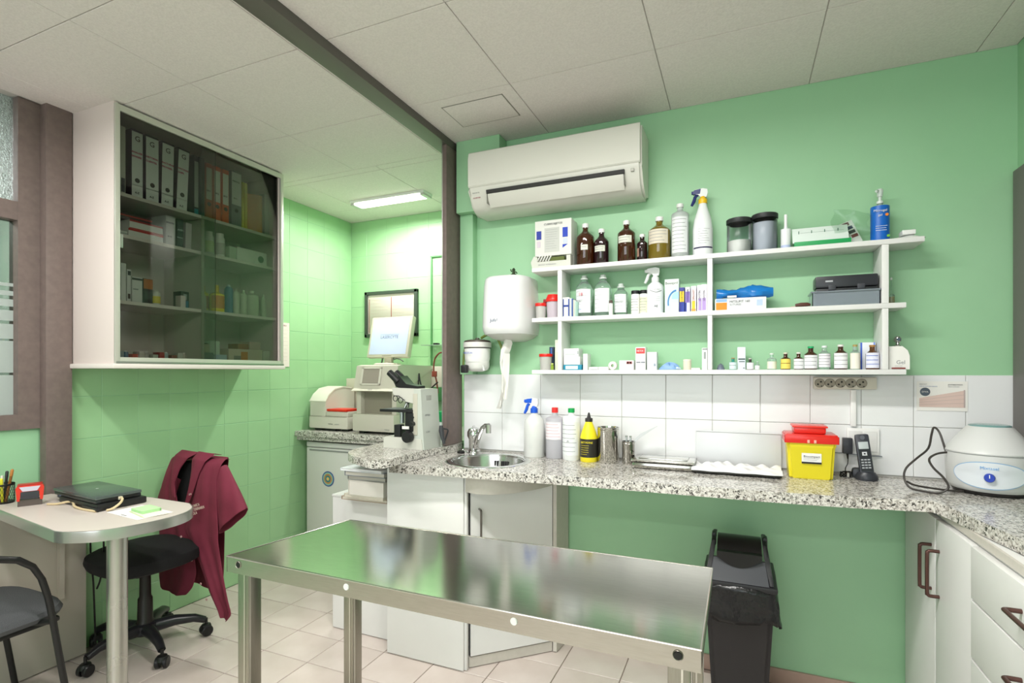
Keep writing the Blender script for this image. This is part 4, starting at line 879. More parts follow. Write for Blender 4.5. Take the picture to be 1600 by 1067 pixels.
def oval(rr, su, sv, th):
    m = MB(); c0 = m.b.verts.new(Vector(((rr)*math.cos(math.radians(dg)), rr*math.sin(math.radians(dg)), .072)))
    vs = []
    for i in range(N):
        a = 2*PI*i/N; ang = math.radians(dg)+su*math.cos(a); z = .072+sv*math.sin(a); r0 = (.1165+(z-.03)*.06)+th
        vs.append(m.b.verts.new((r0*math.cos(ang), r0*math.sin(ang), z)))
    c0.co = Vector(((.1165+.0025)*math.cos(math.radians(dg))*1.0, (.1165+.0025)*math.sin(math.radians(dg)), .072))*1.0
    r0 = .1165+.042*.06+th; c0.co = Vector((r0*math.cos(math.radians(dg)), r0*math.sin(math.radians(dg)), .072))
    # inner ring keeps the sheet on the curved side
    ins = []
    for i in range(N):
        a = 2*PI*i/N; ang = math.radians(dg)+su*.5*math.cos(a); z = .072+sv*.5*math.sin(a); r1 = (.1165+(z-.03)*.06)+th
        ins.append(m.b.verts.new((r1*math.cos(ang), r1*math.sin(ang), z)))
    for i in range(N):
        j = (i+1) % N; m.b.faces.new((vs[i], vs[j], ins[j], ins[i])); m.b.faces.new((ins[i], ins[j], c0))
    return m
obj('panel_border', oval(0.12, .86, .045, .0012), M('8fb6dc', .4), t)
obj('panel', oval(0.12, .835, .0425, .002), M('dbe0e6', .4), t)
ca, sa = math.cos(math.radians(dg)), math.sin(math.radians(dg))
k = obj('knob', MB().lathe([(0, .012), (.012, .012), (.0135, .010), (.0145, 0), (0, 0)], n=24), M('1f3fb0', .3), t, (ca*.121, sa*.121, .066)); k.rotation_euler = (PI/2, 0, math.radians(dg)+PI/2)
obj('pointer', MB().box(-.0012, .0012, .0, .011, .012, .0132), WHITE, k)
text('Mixtasel', .014, M('5aa0dc', .5), t, (ca*.1225-.024*-sa, sa*.1225-.024*ca, .092), (PI/2, 0, math.radians(dg)+PI/2))
t.rotation_euler = (0, 0, 0)
o = thing('centrifuge_cable', 'dark mains cable looping beside the centrifuge', 'cable', (0, 0, 0))
obj('cord', MB().tube([(.69, 2.30, .965), (.675, 2.30, 1.0), (.663, 2.31, 1.05), (.655, 2.33, 1.095), (.645, 2.35, 1.11), (.635, 2.34, 1.085), (.615, 2.30, 1.04), (.57, 2.25, 1.01), (.535, 2.235, .975), (.528, 2.23, .94), (.54, 2.21, .912), (.575, 2.20, .905), (.615, 2.19, .905), (.64, 2.19, .925), (.63, 2.20, .955), (.605, 2.21, .985), (.60, 2.235, 1.01), (.63, 2.27, 1.025), (.665, 2.29, 1.03)], .0036, 8), M('3a3532', .45), o)
obj('cord', MB().tube([(.535, 2.23, .93), (.56, 2.23, .918), (.62, 2.235, .910), (.68, 2.24, .906), (.70, 2.25, .908)], .0034, 8), M('3a3532', .45), o)

# ------------------------------------------------------------------ alcove: instruments, screen, things on the wall
t = thing('computer_monitor', 'beige flat monitor with a lit pale screen standing on the blood analyser', 'monitor', (-2.235, 3.02, 1.356))
a = obj('housing', MB().box(-.178, .178, -.012, .03, 0, .295, .01), M('cfcab8', .4), t, (0, 0, .052)); a.rotation_euler = (-.22, 0, -.05)
obj('screen', MB().box(-.158, .158, -.014, -.011, .022, .275, .001), M('b8c4da', .3, emit=.3), a)
obj('chin_print', MB().box(-.04, .04, -.0135, -.012, .008, .013), M('8f8a7a', .5), a)
text('LASERCYTE', .030, M('7c8aa6', .5), a, (-.075, -.0148, .135)); obj('screen_print', lines(MB(), -.08, .09, .163, 1, .01, -.0142, .002, .1), M('8a98b4', .5), a)
obj('neck', MB().box(-.03, .03, .0, .03, .012, .09, .006), M('b9b4a0', .4), t)
obj('base', MB().lathe([(0, 0), (.09, 0), (.095, .006), (.08, .014), (0, .018)], n=32), M('c4bfae', .4), t)
o = thing('monitor_cables', 'dark cables and plugs hanging under the monitor', 'cable', (0, 0, 0))
obj('cable', MB().tube([(-2.29, 3.04, 1.41), (-2.288, 3.03, 1.385), (-2.295, 3.03, 1.362)], .006, 8).tube([(-2.19, 3.03, 1.41), (-2.17, 3.0, 1.395), (-2.13, 2.98, 1.4), (-2.09, 2.97, 1.392), (-2.07, 2.97, 1.38)], .0045, 8), M('3f4a3a', .5), o)
t = thing('blood_analyser', 'tall beige blood analyser with a small sloped screen and an open bay', 'analyser', (-2.20, 2.85, .9005))
AB = M('c6c2b4', .4)
obj('body', MB().box(-.155, .155, .05, .43, .03, .44, .006), AB, t)
for sx in (-1, 1): obj('side_wall', MB().box(sx*.1425-.0175, sx*.1425+.0175, 0, .06, .13, .30, .003), AB, t)
obj('bay', MB().box(-.125, .125, .04, .052, .13, .275), M('8a8676', .6), t)
obj('drawer', MB().box(-.17, .16, -.03, .06, .018, .13, .006), M('cbc7ba', .4), t)
hd = obj('head', MB().prism([(-.045, .285), (-.02, .30), (.012, .45), (.06, .457), (.43, .452), (.43, .43), (.05, .27)], -.168, .165, 'yz'), AB, t)
obj('screen', MB().box(-.10, .03, -.002, .002, 0, .095), M('9a9288', .3), t, (0, -.0175, .335)).rotation_euler = (-.21, 0, 0)
obj('screen_frame', MB().box(-.115, -.10, -.003, .002, -.012, .107).box(.03, .045, -.003, .002, -.012, .107).box(-.115, .045, -.003, .002, -.012, -.002).box(-.115, .045, -.003, .002, .097, .107), M('d2cec2', .4), t, (0, -.0175, .335)).rotation_euler = (-.21, 0, 0)
text('VetLab', .014, TEXTG, t, (.09, -.0315, .03)); text('IDEXX', .012, TEXTG, t, (-.03, -.05, .29), (PI/2-.3, 0, 0))
obj('foot', MB().box(-.14, -.10, .0, .4, 0, .019).box(.10, .14, .0, .4, 0, .019), BLACK, t)
t = thing('test_analyser', 'small cream analyser with a rounded hood and a red tray lid', 'analyser', (-2.62, 2.88, .9005))
hp_ = [(-.0, .03), (-.0, .20), (.03, .245), (.09, .285), (.18, .30), (.27, .29), (.30, .27), (.30, .03)]
obj('hood', MB().prism(hp_, -.175, -.035, 'yz'), M('cfcbbf', .4), t)
obj('hood_cover', MB().prism([(-.004, .205), (.03, .252), (.09, .292), (.18, .306), (.27, .296), (.27, .286), (.18, .296), (.09, .282), (.03, .24), (.0, .2)], -.178, -.032, 'yz'), M('e0ddd0', .35), t)
obj('base', MB().box(-.178, .165, -.01, .30, .014, .10, .012), M('d2cec2', .4), t)
obj('deck', MB().box(-.034, .162, .0, .29, .10, .135, .006), M('cfcbbf', .4), t)
obj('red_lid', MB().box(-.02, .155, -.006, .13, .136, .152, .003), M('d8301e', .35), t)
obj('seam', MB().box(-.176, .16, -.0115, -.009, .099, .102), M('9a968a', .5), t)
text('VetScan', .012, TEXTD, t, (.0, -.0125, .045)); text('analyzer', .012, TEXTG, t, (.055, -.0125, .045))
obj('foot', MB().box(-.15, -.09, .02, .08, 0, .015).box(.09, .15, .02, .08, 0, .015).box(-.04, .05, .0, .06, .001, .013), BLACK, t)
t = thing('beige_box', 'plain beige instrument box between the two analysers', 'box', (-2.635, 3.26, .9005))
obj('body', MB().box(-.11, .1, -.06, .06, 0, .35, .004), M('c4bcac', .5), t); obj('lid', MB().box(-.112, .102, -.062, .062, .255, .36, .004), M('cbc4b4', .5), t)
t = thing('microscope', 'white and black laboratory microscope on the round-ended slab', 'microscope', (-1.49, 2.20, .9355))
MW = M('c9c8bf', .35); MK = M('1b1b1d', .4)
obj('base', MB().prism([(-.125, 0), (.10, 0), (.095, .05), (.04, .055), (-.115, .056), (-.125, .05)], -.05, .075, 'xz'), MW, t)
obj('arm', MB().prism([(.03, .02), (.108, .0), (.098, .12), (.088, .29), (.05, .292), (.042, .2)], -.045, .11, 'xz'), M('c0c5bd', .35), t)
obj('head', MB().prism([(-.075, .268), (-.03, .235), (.045, .222), (.088, .225), (.087, .292), (-.08, .296)], -.042, .08, 'xz'), MW, t)
obj('arm_cover', MB().box(.046, .07, -.048, -.044, .07, .27, .001), M('bdb9ab', .4), t)
obj('recess', MB().box(.0885, .0915, .0, .045, .235, .26, .001), M('a9aba4', .5), t)
obj('eyepiece_body', MB().prism([(.045, .292), (.045, .305), (-.02, .315), (-.06, .355), (-.10, .335), (-.08, .30), (-.045, .29)], -.01, .06, 'xz'), MK, t)
for yy in (-.002, .056): obj('eyepiece', MB().tube([(-.07, yy, .325), (-.10, yy, .352), (-.125, yy, .372)], .018, 14, [.95, 1, .95]), MK, t)
m = MB()
obj('stage', MB().box(-.145, .045, -.055, .07, .178, .192, .003), MK, t)
obj('stage_bracket', MB().box(-.0, .05, -.05, .05, .085, .178, .006), MK, t)
obj('nosepiece', MB().lathe([(0, .0), (.03, 0), (.03, -.015), (.015, -.025), (0, -.025)], (-.02, .02, .245), 20), MK, t)
for ax_, ln in ((-.35, .035), (.25, .03)):
    q0 = Vector((-.03, .02, .228)); dv = Vector((math.sin(ax_), -.3, -math.cos(ax_))); obj('objective', MB().tube([q0, q0+dv*ln], .009, 12, [1, .7]), M('c8c8c4', .25, .8), t)
obj('condenser', MB().lathe([(0, .12), (.012, .12), (.012, .17), (.02, .172), (.02, .178), (0, .178)], (-.05, 0, 0), 18), M('b8bcc0', .25, .7), t)
obj('lamp_house', MB().box(-.07, -.035, -.04, .0, .05, .115, .004), MK, t)
obj('focus_knob', MB().lathe([(0, -.085), (.024, -.085), (.027, -.08), (.027, -.055), (.015, -.05), (.015, -.02), (0, -.02)], (.03, 0, .062), 24, 'y'), MK, t)
obj('small_knob', MB().lathe([(0, -.075), (.011, -.075), (.011, -.05), (0, -.05)], (.05, 0, .125), 16, 'y'), MK, t)
obj('screw', MB().cyl(.005, -.052, -.044, (.048, .155), 10, 'y'), BLACK, t)
obj('label', MB().box(-.01, .03, -.058, -.055, .098, .112), PAPER, t)
text('L-210', .013, TEXTG, t, (.1035, -.02, .08), (PI/2, 0, PI/2)); text('OPTIKA', .013, TEXTG, t, (.0965, -.02, .16), (PI/2, 0, PI/2))
o = thing('spectacles', 'pair of dark spectacles hanging on the microscope', 'spectacles', (-1.545, 2.155, 1.163))
for dx in (0, .03): obj('lens_rim', MB().tube([(dx+.013*math.cos(a_), -.004, .017+.013*math.sin(a_)-dx*.25) for a_ in [2*PI*i/14 for i in range(15)]], .0018, 6), BLACK, o)
obj('temple', MB().tube([(-.012, -.003, .03), (.02, -.006, .03), (.055, -.004, .008)], .002, 6), BLACK, o)
o = thing('cable_plug', 'dark mains plug and cable hanging behind the microscope', 'cable', (0, 0, 0))
obj('plug', MB().tube([(-1.352, 2.26, 1.045), (-1.352, 2.262, 1.02), (-1.345, 2.262, .985), (-1.335, 2.262, .955)], .011, 8, [.8, 1.2, .9, .5]), M('3a3c40', .5), o)
obj('cord', MB().tube([(-1.345, 2.27, 1.03), (-1.337, 2.30, 1.02), (-1.35, 2.31, .99), (-1.362, 2.3, .95)], .004, 8), M('3a3c40', .5), o)
t = thing('green_lid_box', 'white box with a green lid half hidden by the post', 'box', (-1.64, 2.78, .9355))
obj('tub', MB().box(-.055, .06, -.05, .05, 0, .075, .003), M('dfe4e6', .4), t); obj('lid', MB().box(-.058, .063, -.053, .053, .076, .135, .003), M('0f9a58', .4), t)
obj('label', MB().box(-.05, -.01, -.0545, -.053, .10, .115), PAPER, t)
obj('blue_print', MB().prism([(-.03, .01), (.02, .02), (.0, .04)], -.0515, -.05, 'xz'), M('2a6a8a', .5), t)
t = thing('wall_box', 'white wall-mounted box with red and black leads behind the microscope', 'box', (-2.02, 3.33, 1.10))
obj('housing', MB().box(-.22, .10, -.045, .045, .1, .25, .006), M('ded4c6', .4), t)
obj('holder', MB().box(-.06, .09, -.05, .045, .0, .1, .006), M('3f7a45', .5), t)
obj('button', MB().cyl(.006, -.05, -.044, (.08, .21), 12, 'y'), M('8a4a3a', .4), t)
o = thing('test_leads', 'brown and black leads looping beside the post', 'cable', (0, 0, 0))
obj('lead', MB().tube([(-1.90, 3.2, 1.445), (-1.93, 3.2, 1.44), (-1.965, 3.2, 1.40), (-1.975, 3.2, 1.33), (-1.965, 3.2, 1.29), (-1.95, 3.2, 1.24), (-1.94, 3.2, 1.16)], .006, 8), M('7a3a28', .5), o)
obj('clamp', MB().box(-1.985, -1.945, 3.19, 3.2, 1.275, 1.315, .004), M('8a4030', .5), o)
obj('lead', MB().tube([(-2.03, 3.1, 1.30), (-2.02, 3.1, 1.24), (-1.98, 3.1, 1.14), (-1.93, 3.1, 1.20), (-1.88, 3.1, 1.24)], .005, 8).tube([(-2.03, 3.1, 1.30), (-2.035, 3.1, 1.2), (-2.01, 3.1, 1.1), (-1.95, 3.1, 1.03), (-1.92, 3.1, .98)], .005, 8), BLACK, o)
t = thing('framed_poster', 'dark-framed printed chart hanging on the alcove wall', 'picture', (-2.46, YA, 1.757))
obj('frame', MB().box(-.243, .243, -.025, -.0, .152, .178, .003).box(-.243, .243, -.025, 0, -.178, -.152, .003).box(-.243, -.219, -.025, 0, -.178, .178, .003).box(.215, .243, -.025, 0, -.178, .178, .003), M('3f4a40', .4), t)
sh = obj('print_sheet', MB().box(-.22, .216, -.012, -.008, -.153, .153), M('e6ddd2', .6), t)
obj('red_line', MB().box(-.207, -.202, -.0128, -.012, -.14, .12).box(.0, .006, -.0128, -.012, -.14, .13), M('b05a48', .6), sh)
obj('print', lines(lines(MB(), -.19, -.03, .11, 9, .026, -.0122, .0009, .6), .02, .19, .11, 9, .026, -.0122, .0009, .6), M('d0b4a8', .6), sh)
obj('glass', MB().box(-.219, .215, -.017, -.0155, -.152, .152), glass_mat('picture_glass', 'ffffff', .03, 1.12), t)
t = thing('wall_conduit', 'thin green-painted conduit outlining a panel on the alcove wall', 'conduit', (0, 0, 0))
obj('conduit_run', MB().box(-2.108, -2.096, YA-.012, YA, 1.36, 2.168, .002), M('5f9a62', .5), t)
obj('conduit_run', MB().box(-2.108, -1.3, YA-.012, YA, 2.16, 2.172, .002), M('5f9a62', .5), t)
t = thing('glass_wall_shelf', 'tiny glass shelf with a dark clip on the alcove wall beside the conduit', 'shelf', (-2.03, 3.31, 1.505))
obj('pane', MB().box(-.09, .09, -.05, .068, -.004, .0), M('d6e6dc', .1, 0, .6), t); obj('clip', MB().box(-.0, .04, -.03, .0, .001, .014, .004), BLACK, t)
t = thing('wall_calendar', 'narrow printed calendar sheet on the green wall past the glazed cabinet', 'calendar', (XL, 2.665, 1.495))
obj('sheet', MB().box(.0, .004, -.075, .075, -.15, .15), M('e8ded6', .7), t)
text('ENERO', .016, M('9a5a6a', .6), t, (.0045, .0, .125), (PI/2, 0, PI/2)); obj('print', flines(MB(), .004, -.06, .065, .10, 9, .026, .001, .1), M('c0b0ac', .6), t)
# books on the low cabinet
def book(label, x0, x1, y0, y1, z0, z1, cover, tilt=0., pages='e2ddd0', grp=None):
    t = thing('book', label, 'book', ((x0+x1)/2, (y0+y1)/2, z0), tilt, grp)
    w_, d_, h_ = x1-x0, y1-y0, z1-z0
    obj('cover', MB().box(-w_/2, w_/2, -d_/2, d_/2, 0, .0025).box(-w_/2, w_/2, -d_/2, d_/2, h_-.0025, h_).box(-w_/2, -w_/2+.003, -d_/2, d_/2, 0, h_), M(cover, .5), t)
    obj('pages', MB().box(-w_/2+.003, w_/2-.004, -d_/2+.004, d_/2-.004, .0025, h_-.0025), M(pages, .8), t)
    return t
book('lowest wide tan magazine on the low white cabinet', -1.80, -1.535, 2.06, 2.34, .685, .702, 'b09a86', .03)
book('thin pale magazine second from the bottom of the pile', -1.765, -1.53, 2.04, 2.32, .703, .719, 'd8cfc0', -.02)
book('thick white binder in the middle of the pile under the slab', -1.732, -1.525, 2.03, 2.32, .720, .790, 'dcd8d0', 0, 'e2ddd6')
book('grey magazine above the thick white binder', -1.745, -1.525, 2.04, 2.32, .791, .810, '9a9a96', .01, 'c4beb4')
book('pale grey magazine second from the top of the pile', -1.755, -1.525, 2.03, 2.32, .811, .833, '8a8e98', .015, 'cfcac0')
book('loose white papers on top of the pile under the slab', -1.77, -1.525, 2.02, 2.32, .834, .848, 'dfe2e6', -.02, 'e9e9e9')
t = thing('dark_stapler', 'small dark object lying beside the pile of books', 'stapler', (-1.80, 2.18, .7025))
obj('body', MB().box(-.035, .03, -.02, .02, .0, .02, .005), M('6a6258', .5), t); obj('arm', MB().box(.0, .04, -.012, .012, .021, .05, .005), M('2a2624', .5), t)

# ------------------------------------------------------------------ glazed wall cabinet with its contents
CX0, CX1, CY0, CY1, CZ0, CZ1 = XL+.001, -2.512, 1.436, 2.362, 1.345, 2.488
t = thing('glazed_wall_cabinet', 'white wall cabinet with dark sliding glass doors above the desk', 'cabinet', (0, 0, 0))
PINK = M('dccfca', .45)
obj('side_panel', MB().box(CX0, CX1, CY0, CY0+.018, CZ0+.0025, CZ1+.01, .001), PINK, t)
obj('side_panel', MB().box(CX0, CX1, CY1-.018, CY1, CZ0+.0025, CZ1+.01, .001), PINK, t)
obj('top_panel', MB().box(CX0+.001, CX1-.001, CY0+.0185, CY1-.0185, CZ1-.016, CZ1-.001), PINK, t)
obj('bottom_panel', MB().box(CX0+.001, CX1-.001, CY0+.0185, CY1-.0185, CZ0+.002, CZ0+.018), PINK, t)
obj('back_panel', MB().box(CX0, CX0+.008, CY0+.018, CY1-.018, CZ0, CZ1), M('bdb8ae', .5), t)
obj('ledge_trim', MB().box(CX0-.0, CX1+.022, CY0-.014, CY1+.006, CZ0-.020, CZ0+.002, .006), M('e0d8d2', .4), t)
obj('front_frame', MB().box(CX1, CX1+.012, CY0, CY0+.02, CZ0, CZ1, .002).box(CX1, CX1+.012, CY1-.02, CY1, CZ0, CZ1, .002).box(CX1+.0005, CX1+.011, CY0+.004, CY1-.004, CZ1-.028, CZ1-.001).box(CX1+.0005, CX1+.011, CY0+.004, CY1-.004, CZ0+.001, CZ0+.03), M('cfcfc4', .3, .4), t)
obj('door_track', MB().box(CX1+.004, CX1+.018, CY0+.002, CY1-.002, CZ0+.003, CZ0+.012), ALU, t)
SHZ = {'a': 2.116, 'b': 1.930, 'c': 1.632, 'd': CZ0+.018}
for k in 'abc': obj('shelf', MB().box(CX0+.01, CX1-.03, CY0+.018, CY1-.018, SHZ[k]-.016, SHZ[k]-.0005), M('d2cec4', .45), t)
obj('divider', MB().box(CX0+.01, CX1-.035, 1.872, 1.888, CZ0+.02, 2.098), M('c9c4b9', .45), t)
g1 = obj('glass_door', MB().box(CX1-.010, CX1-.005, CY0+.018, 1.93, CZ0+.025, CZ1-.02), DGLASS, t)
g2 = obj('glass_door', MB().box(CX1-.020, CX1-.015, 1.86, CY1-.018, CZ0+.025, CZ1-.02), DGLASS, t)
obj('finger_pull', MB().box(CX1-.0045, CX1-.001, 1.46, 1.475, 1.86, 1.92, .001), ALU, g1)
XF = -2.585     # fronts of the things in the cabinet
random.seed(11)
def spine(name, label, y0, y1, z, h_, cover, d_=.20, lean=0., bands=(), txt=(), hole=None, cat='binder', grp=None):
    t = thing(name, label, cat, (XF, (y0+y1)/2, z+.0005), 0, grp)
    w_ = y1-y0
    b = obj('cover', MB().box(-d_, 0, -w_/2, w_/2, 0, h_, .002), M(cover, .45), t)
    for v0, v1, c in bands: obj('spine_label', MB().box(0, .0008, -w_/2+.003, w_/2-.003, v0*h_, v1*h_), M(c, .55), t)
    for body, size, u, v, c in txt: text(body, size, M(c, .6), t, (.0012, (u-.5)*w_, v*h_), (PI/2, 0, PI/2), bold=.0005)
    if hole: obj('finger_hole', MB().cyl(.011, .0002, .0018, (0, hole*h_), 16, 'x'), BLACK, t)
    if lean: t.rotation_euler = (lean, 0, 0)
    return t
za = SHZ['a']
spine('lever_arch_binder', 'leftmost binder in the cabinet, white with blue ends', 1.474, 1.502, za, .345, '2f6ab0', bands=((.14, .86, 'c9ccbc'),), hole=.3)
spine('slim_binder', 'slim pale binder second from the left in the cabinet', 1.506, 1.528, za, .315, 'c4c6b8', bands=((.05, .25, '4a4a52'),))
for i, (y0, y1, tx) in enumerate(((1.552, 1.606, ('ANALISIS', 'SANGRE')), (1.616, 1.680, ('HISTORIAL', 'CLIENTES')), (1.688, 1.750, ('FACTURAS', 'PROVEED.')), (1.762, 1.822, ('VACUNAS', 'CHIPS')))):
    spine('lever_arch_binder', 'white-spined dark binder with magenta writing, %s of the four' % ('first', 'second', 'third', 'last and leaning')[i], y0, y1, za, .322, '3a2a40', lean=(0, 0, -.02, -.045)[i],
          bands=((.03, .97, 'e6ece8'), (.195, .205, '4a4a55')), txt=(('G', .034, .28, .84, '3a3038'), (tx[0], .0118, .03, .66, 'b01f60'), (tx[1], .0118, .03, .60, 'b01f60'), ('A-Z', .012, .3, .08, '55585c')), hole=.27)
spine('lever_arch_binder', 'dark binder with a teal foot beside the orange binders', 1.858, 1.885, za, .315, '2a3440', bands=((.15, .9, 'aab2ac'), (0, .12, '1f8a98')))
spine('lever_arch_binder', 'dark grey binder beside the orange binders', 1.888, 1.918, za, .315, '34404a', bands=((0, .1, '1a4a58'),), hole=.2)
for i, (y0, y1) in enumerate(((1.925, 1.962), (1.972, 2.012), (2.022, 2.062))):
    spine('lever_arch_binder', '%s orange binder with a white spine label' % ('left', 'middle', 'right')[i], y0, y1, za, .30, 'd85a2a', bands=((.36, .92, 'e4e6dc'),), hole=.28, txt=((('2011', '2012', '2013')[i], .012, .12, .5, '55504a'),))
spine('lever_arch_binder', 'grey binder with a broad white label right of the orange ones', 2.078, 2.142, za, .315, '70767a', bands=((.4, .97, 'ccd2cc'),), hole=.3, txt=(('PEDIDOS', .011, .1, .8, '55585c'), ('2012', .012, .2, .5, '55585c')))
spine('folder', 'left thin yellow folder in the cabinet', 2.148, 2.160, za, .27, 'd8cf3a', cat='folder')
spine('folder', 'right thin yellow folder in the cabinet', 2.164, 2.182, za, .27, 'd2c42e', cat='folder')
t = thing('amber_plastic_folder', 'curved amber plastic folder near the right end of the binder row', 'folder', (XF-.02, 2.245, za))
obj('sheet', MB().grid([[(-.08+.03*math.sin(v*3+u), -.045+.09*u, .26*v*(1-.08*math.sin(u*3))) for u in [i/8 for i in range(9)]] for v in [i/6 for i in range(7)]]), M('d08a20', .2, 0, 0, .5), t)
obj('sheet', MB().grid([[(.0-.02*math.cos(u*4), -.045+.09*u, .23*v) for u in [i/8 for i in range(9)]] for v in [i/4 for i in range(5)]]), M('c27a1a', .2, 0, 0, .5), t)
spine('clear_file', 'grey translucent file at the right end of the binder row', 2.30, 2.335, za, .25, '9aa09c', cat='folder')
zb = SHZ['b']
def fbox(name, label, y0, y1, z, h_, col, d_=.12, bands=(), xf=XF, cat='box', grp=None, txt=()):
    t = thing(name, label, cat, (xf, (y0+y1)/2, z+.0005), 0, grp); w_ = y1-y0
    obj('carton', MB().box(-d_, 0, -w_/2, w_/2, 0, h_, .001), M(col, .5), t)
    for u0, u1, v0, v1, c in bands: obj('printed_band', MB().box(0, .0008, (u0-.5)*w_, (u1-.5)*w_, v0*h_, v1*h_), M(c, .5), t)
    for body, size, u, v, c in txt: text(body, size, M(c, .6), t, (.0012, (u-.5)*w_, v*h_), (PI/2, 0, PI/2))
    return t
for i in range(3): fbox('paper_folder', '%s of the flat pale folders at the left of the second shelf' % ('lowest', 'middle', 'top')[i], 1.46, 1.535, zb+i*.0085, .008, ('cfd2ca', '9aa8a0', 'c6ccc4')[i], .2)
fbox('carton_box', 'lower white and red carton of the stack on the second cabinet shelf', 1.54, 1.70, zb, .044, 'd6d8d0', .2, ((0, 1, .78, 1, 'b02a26'),))
fbox('carton_box', 'middle white and red carton of the stack on the second cabinet shelf', 1.545, 1.698, zb+.0448, .04, 'd8dad2', .2, ((0, 1, .0, .1, 'b02a26'), (0, 1, .82, 1, 'a02a26')))
fbox('carton_box', 'dark flat carton on top of the red and white stack', 1.50, 1.66, zb+.0856, .03, '3a2a2a', .2, ((0, 1, .5, .7, 'b03a36'),), XF-.02)
spine('magazine_pile', 'pale upright magazines on the second cabinet shelf', 1.712, 1.762, zb, .15, '8f9590', bands=((.05, .95, 'a9aeaa'),), txt=(('BOLETIN', .010, .05, .75, '55585c'), ('N 12', .010, .2, .3, '55585c')), cat='magazine')
spine('magazine_pile', 'dark upright magazines with grey lettering on the second shelf', 1.768, 1.802, zb, .148, '20282c', bands=((.1, .9, '3a4448'),), txt=(('AVEPA', .012, .1, .6, 'a8b0b0'), ('REVISTA', .008, .05, .35, 'a8b0b0')), cat='magazine')
spine('magazine_pile', 'slightly leaning mauve-grey upright magazines on the second shelf', 1.812, 1.844, zb, .14, 'b8b2b4', lean=-.03, cat='magazine')
def cyl_thing(name, label, y, z, r, h_, body, cap, x=None, rc=.8, capm=None, cat='bottle', shoulder=.8, lab=None):
    t = thing(name, label, cat, (x or XF-r-.01, y, z+.0005))
    obj('body', MB().lathe([(0, 0), (r*.96, 0), (r, .003), (r, h_*shoulder), (r*rc, h_*(shoulder+.08)), (0, h_*(shoulder+.08))], n=22), M(body, .4) if isinstance(body, str) else body, t)
    obj('cap', MB().lathe([(r*rc*.8, h_*(shoulder+.07)), (r*rc*.8, h_*.98), (0, h_)], n=18), M(cap, .4), t)
    if lab: obj('label', MB().arc(r+.0008, h_*.15, h_*.6, -80, 60, n=12), M(lab, .5), t)
    return t
cyl_thing('white_bottle', 'faint pale bottle just right of the cabinet divider', 1.915, zb, .018, .115, 'a8b09c', 'b8beae')
cyl_thing('white_bottle', 'left of the two tall white tubs on the second shelf', 1.967, zb, .024, .135, 'dcded4', 'e6e8de', rc=1.0, shoulder=.72, lab='c4d09a')
cyl_thing('white_bottle', 'right of the two tall white tubs on the second shelf', 2.033, zb, .025, .14, 'dcded4', 'e6e8de', rc=1.0, shoulder=.72, lab='b8b4b0')
fbox('carton_box', 'pale green carton beside the two white tubs', 2.066, 2.11, zb, .075, 'b4c4ae')
fbox('carton_box', 'long white carton on the right of the second shelf', 2.114, 2.235, zb, .082, 'd9dcd2')
fbox('carton_box', 'white carton with a dark round mark at the far right', 2.24, 2.325, zb, .085, 'd2d6cc', xf=XF-.01)
obj('round_mark', MB().cyl(.02, .0, .0016, (0, .042), 20, 'x'), M('2a4a3a', .5), bpy.data.objects[[o_.name for o_ in bpy.data.objects if o_.get('label') == 'white carton with a dark round mark at the far right'][0]])
zc = SHZ['c']
spine('book', 'tall white book at the left end of the third shelf', 1.470, 1.500, zc, .19, 'c2c8c2', .14, cat='book')
spine('book', 'second tall white book on the third shelf', 1.508, 1.530, zc, .175, 'cdd2cc', .14, cat='book')
fbox('carton_box', 'narrow white carton with dark spots on the third shelf', 1.534, 1.552, zc, .15, 'c9cec8', bands=((.2, .8, .1, .25, '4a3a3a'), (.2, .9, .82, .95, '3a3a3c')))
fbox('carton_box', 'white carton with a dark printed top edge on the third shelf', 1.556, 1.602, zc, .12, 'c6cac4', bands=((0, 1, .88, .96, '2a2c2a'), (.1, .6, .5, .55, '7a8080')))
fbox('carton_box', 'black carton with an orange top on the third shelf', 1.608, 1.650, zc, .12, '1f1c1a', bands=((.0, 1, .6, .98, 'a8621e'), (.1, .9, .2, .5, '2f3a34')))
cyl_thing('cup', 'small white mug-like pot with a yellow foot on the third shelf', 1.682, zc, .021, .075, 'c6cabc', 'c6cabc', cat='pot', lab='d0c23a')
fbox('carton_box', 'small pink and white carton in front of the black one', 1.775, 1.80, zc, .06, 'cfc2c0', .04, xf=XF+.02)
fbox('carton_box', 'black and blue carton near the cabinet divider', 1.79, 1.832, zc, .085, '15181c', .06, ((.1, .9, .05, .45, '1f5a80'), (.3, .7, .5, .85, '8a9296')))
cyl_thing('white_bottle', 'short white tube in front of the yellow bottles', 1.912, zc, .013, .085, 'c2c4b8', 'c8cabc', x=XF)
cyl_thing('white_bottle', 'pale bottle behind the short white tube', 1.905, zc, .018, .12, '9aaa92', 'a4b09a', x=XF-.07)
cyl_thing('yellow_bottle', 'rear yellow bottle on the third cabinet shelf', 1.985, zc, .026, .15, 'dcd024', 'b8a03a', x=XF-.10, rc=.4, shoulder=.7, lab='b0503a')
cyl_thing('yellow_bottle', 'large yellow and orange bottle on the third cabinet shelf', 2.025, zc, .037, .155, 'f0dc1e', 'c8b030', rc=.35, shoulder=.65, lab='c8862a')
cyl_thing('blue_bottle', 'tall blue bottle right of the yellow ones', 2.086, zc, .022, .165, '3a6a8a', 'b8ccc8', rc=.6, shoulder=.84)
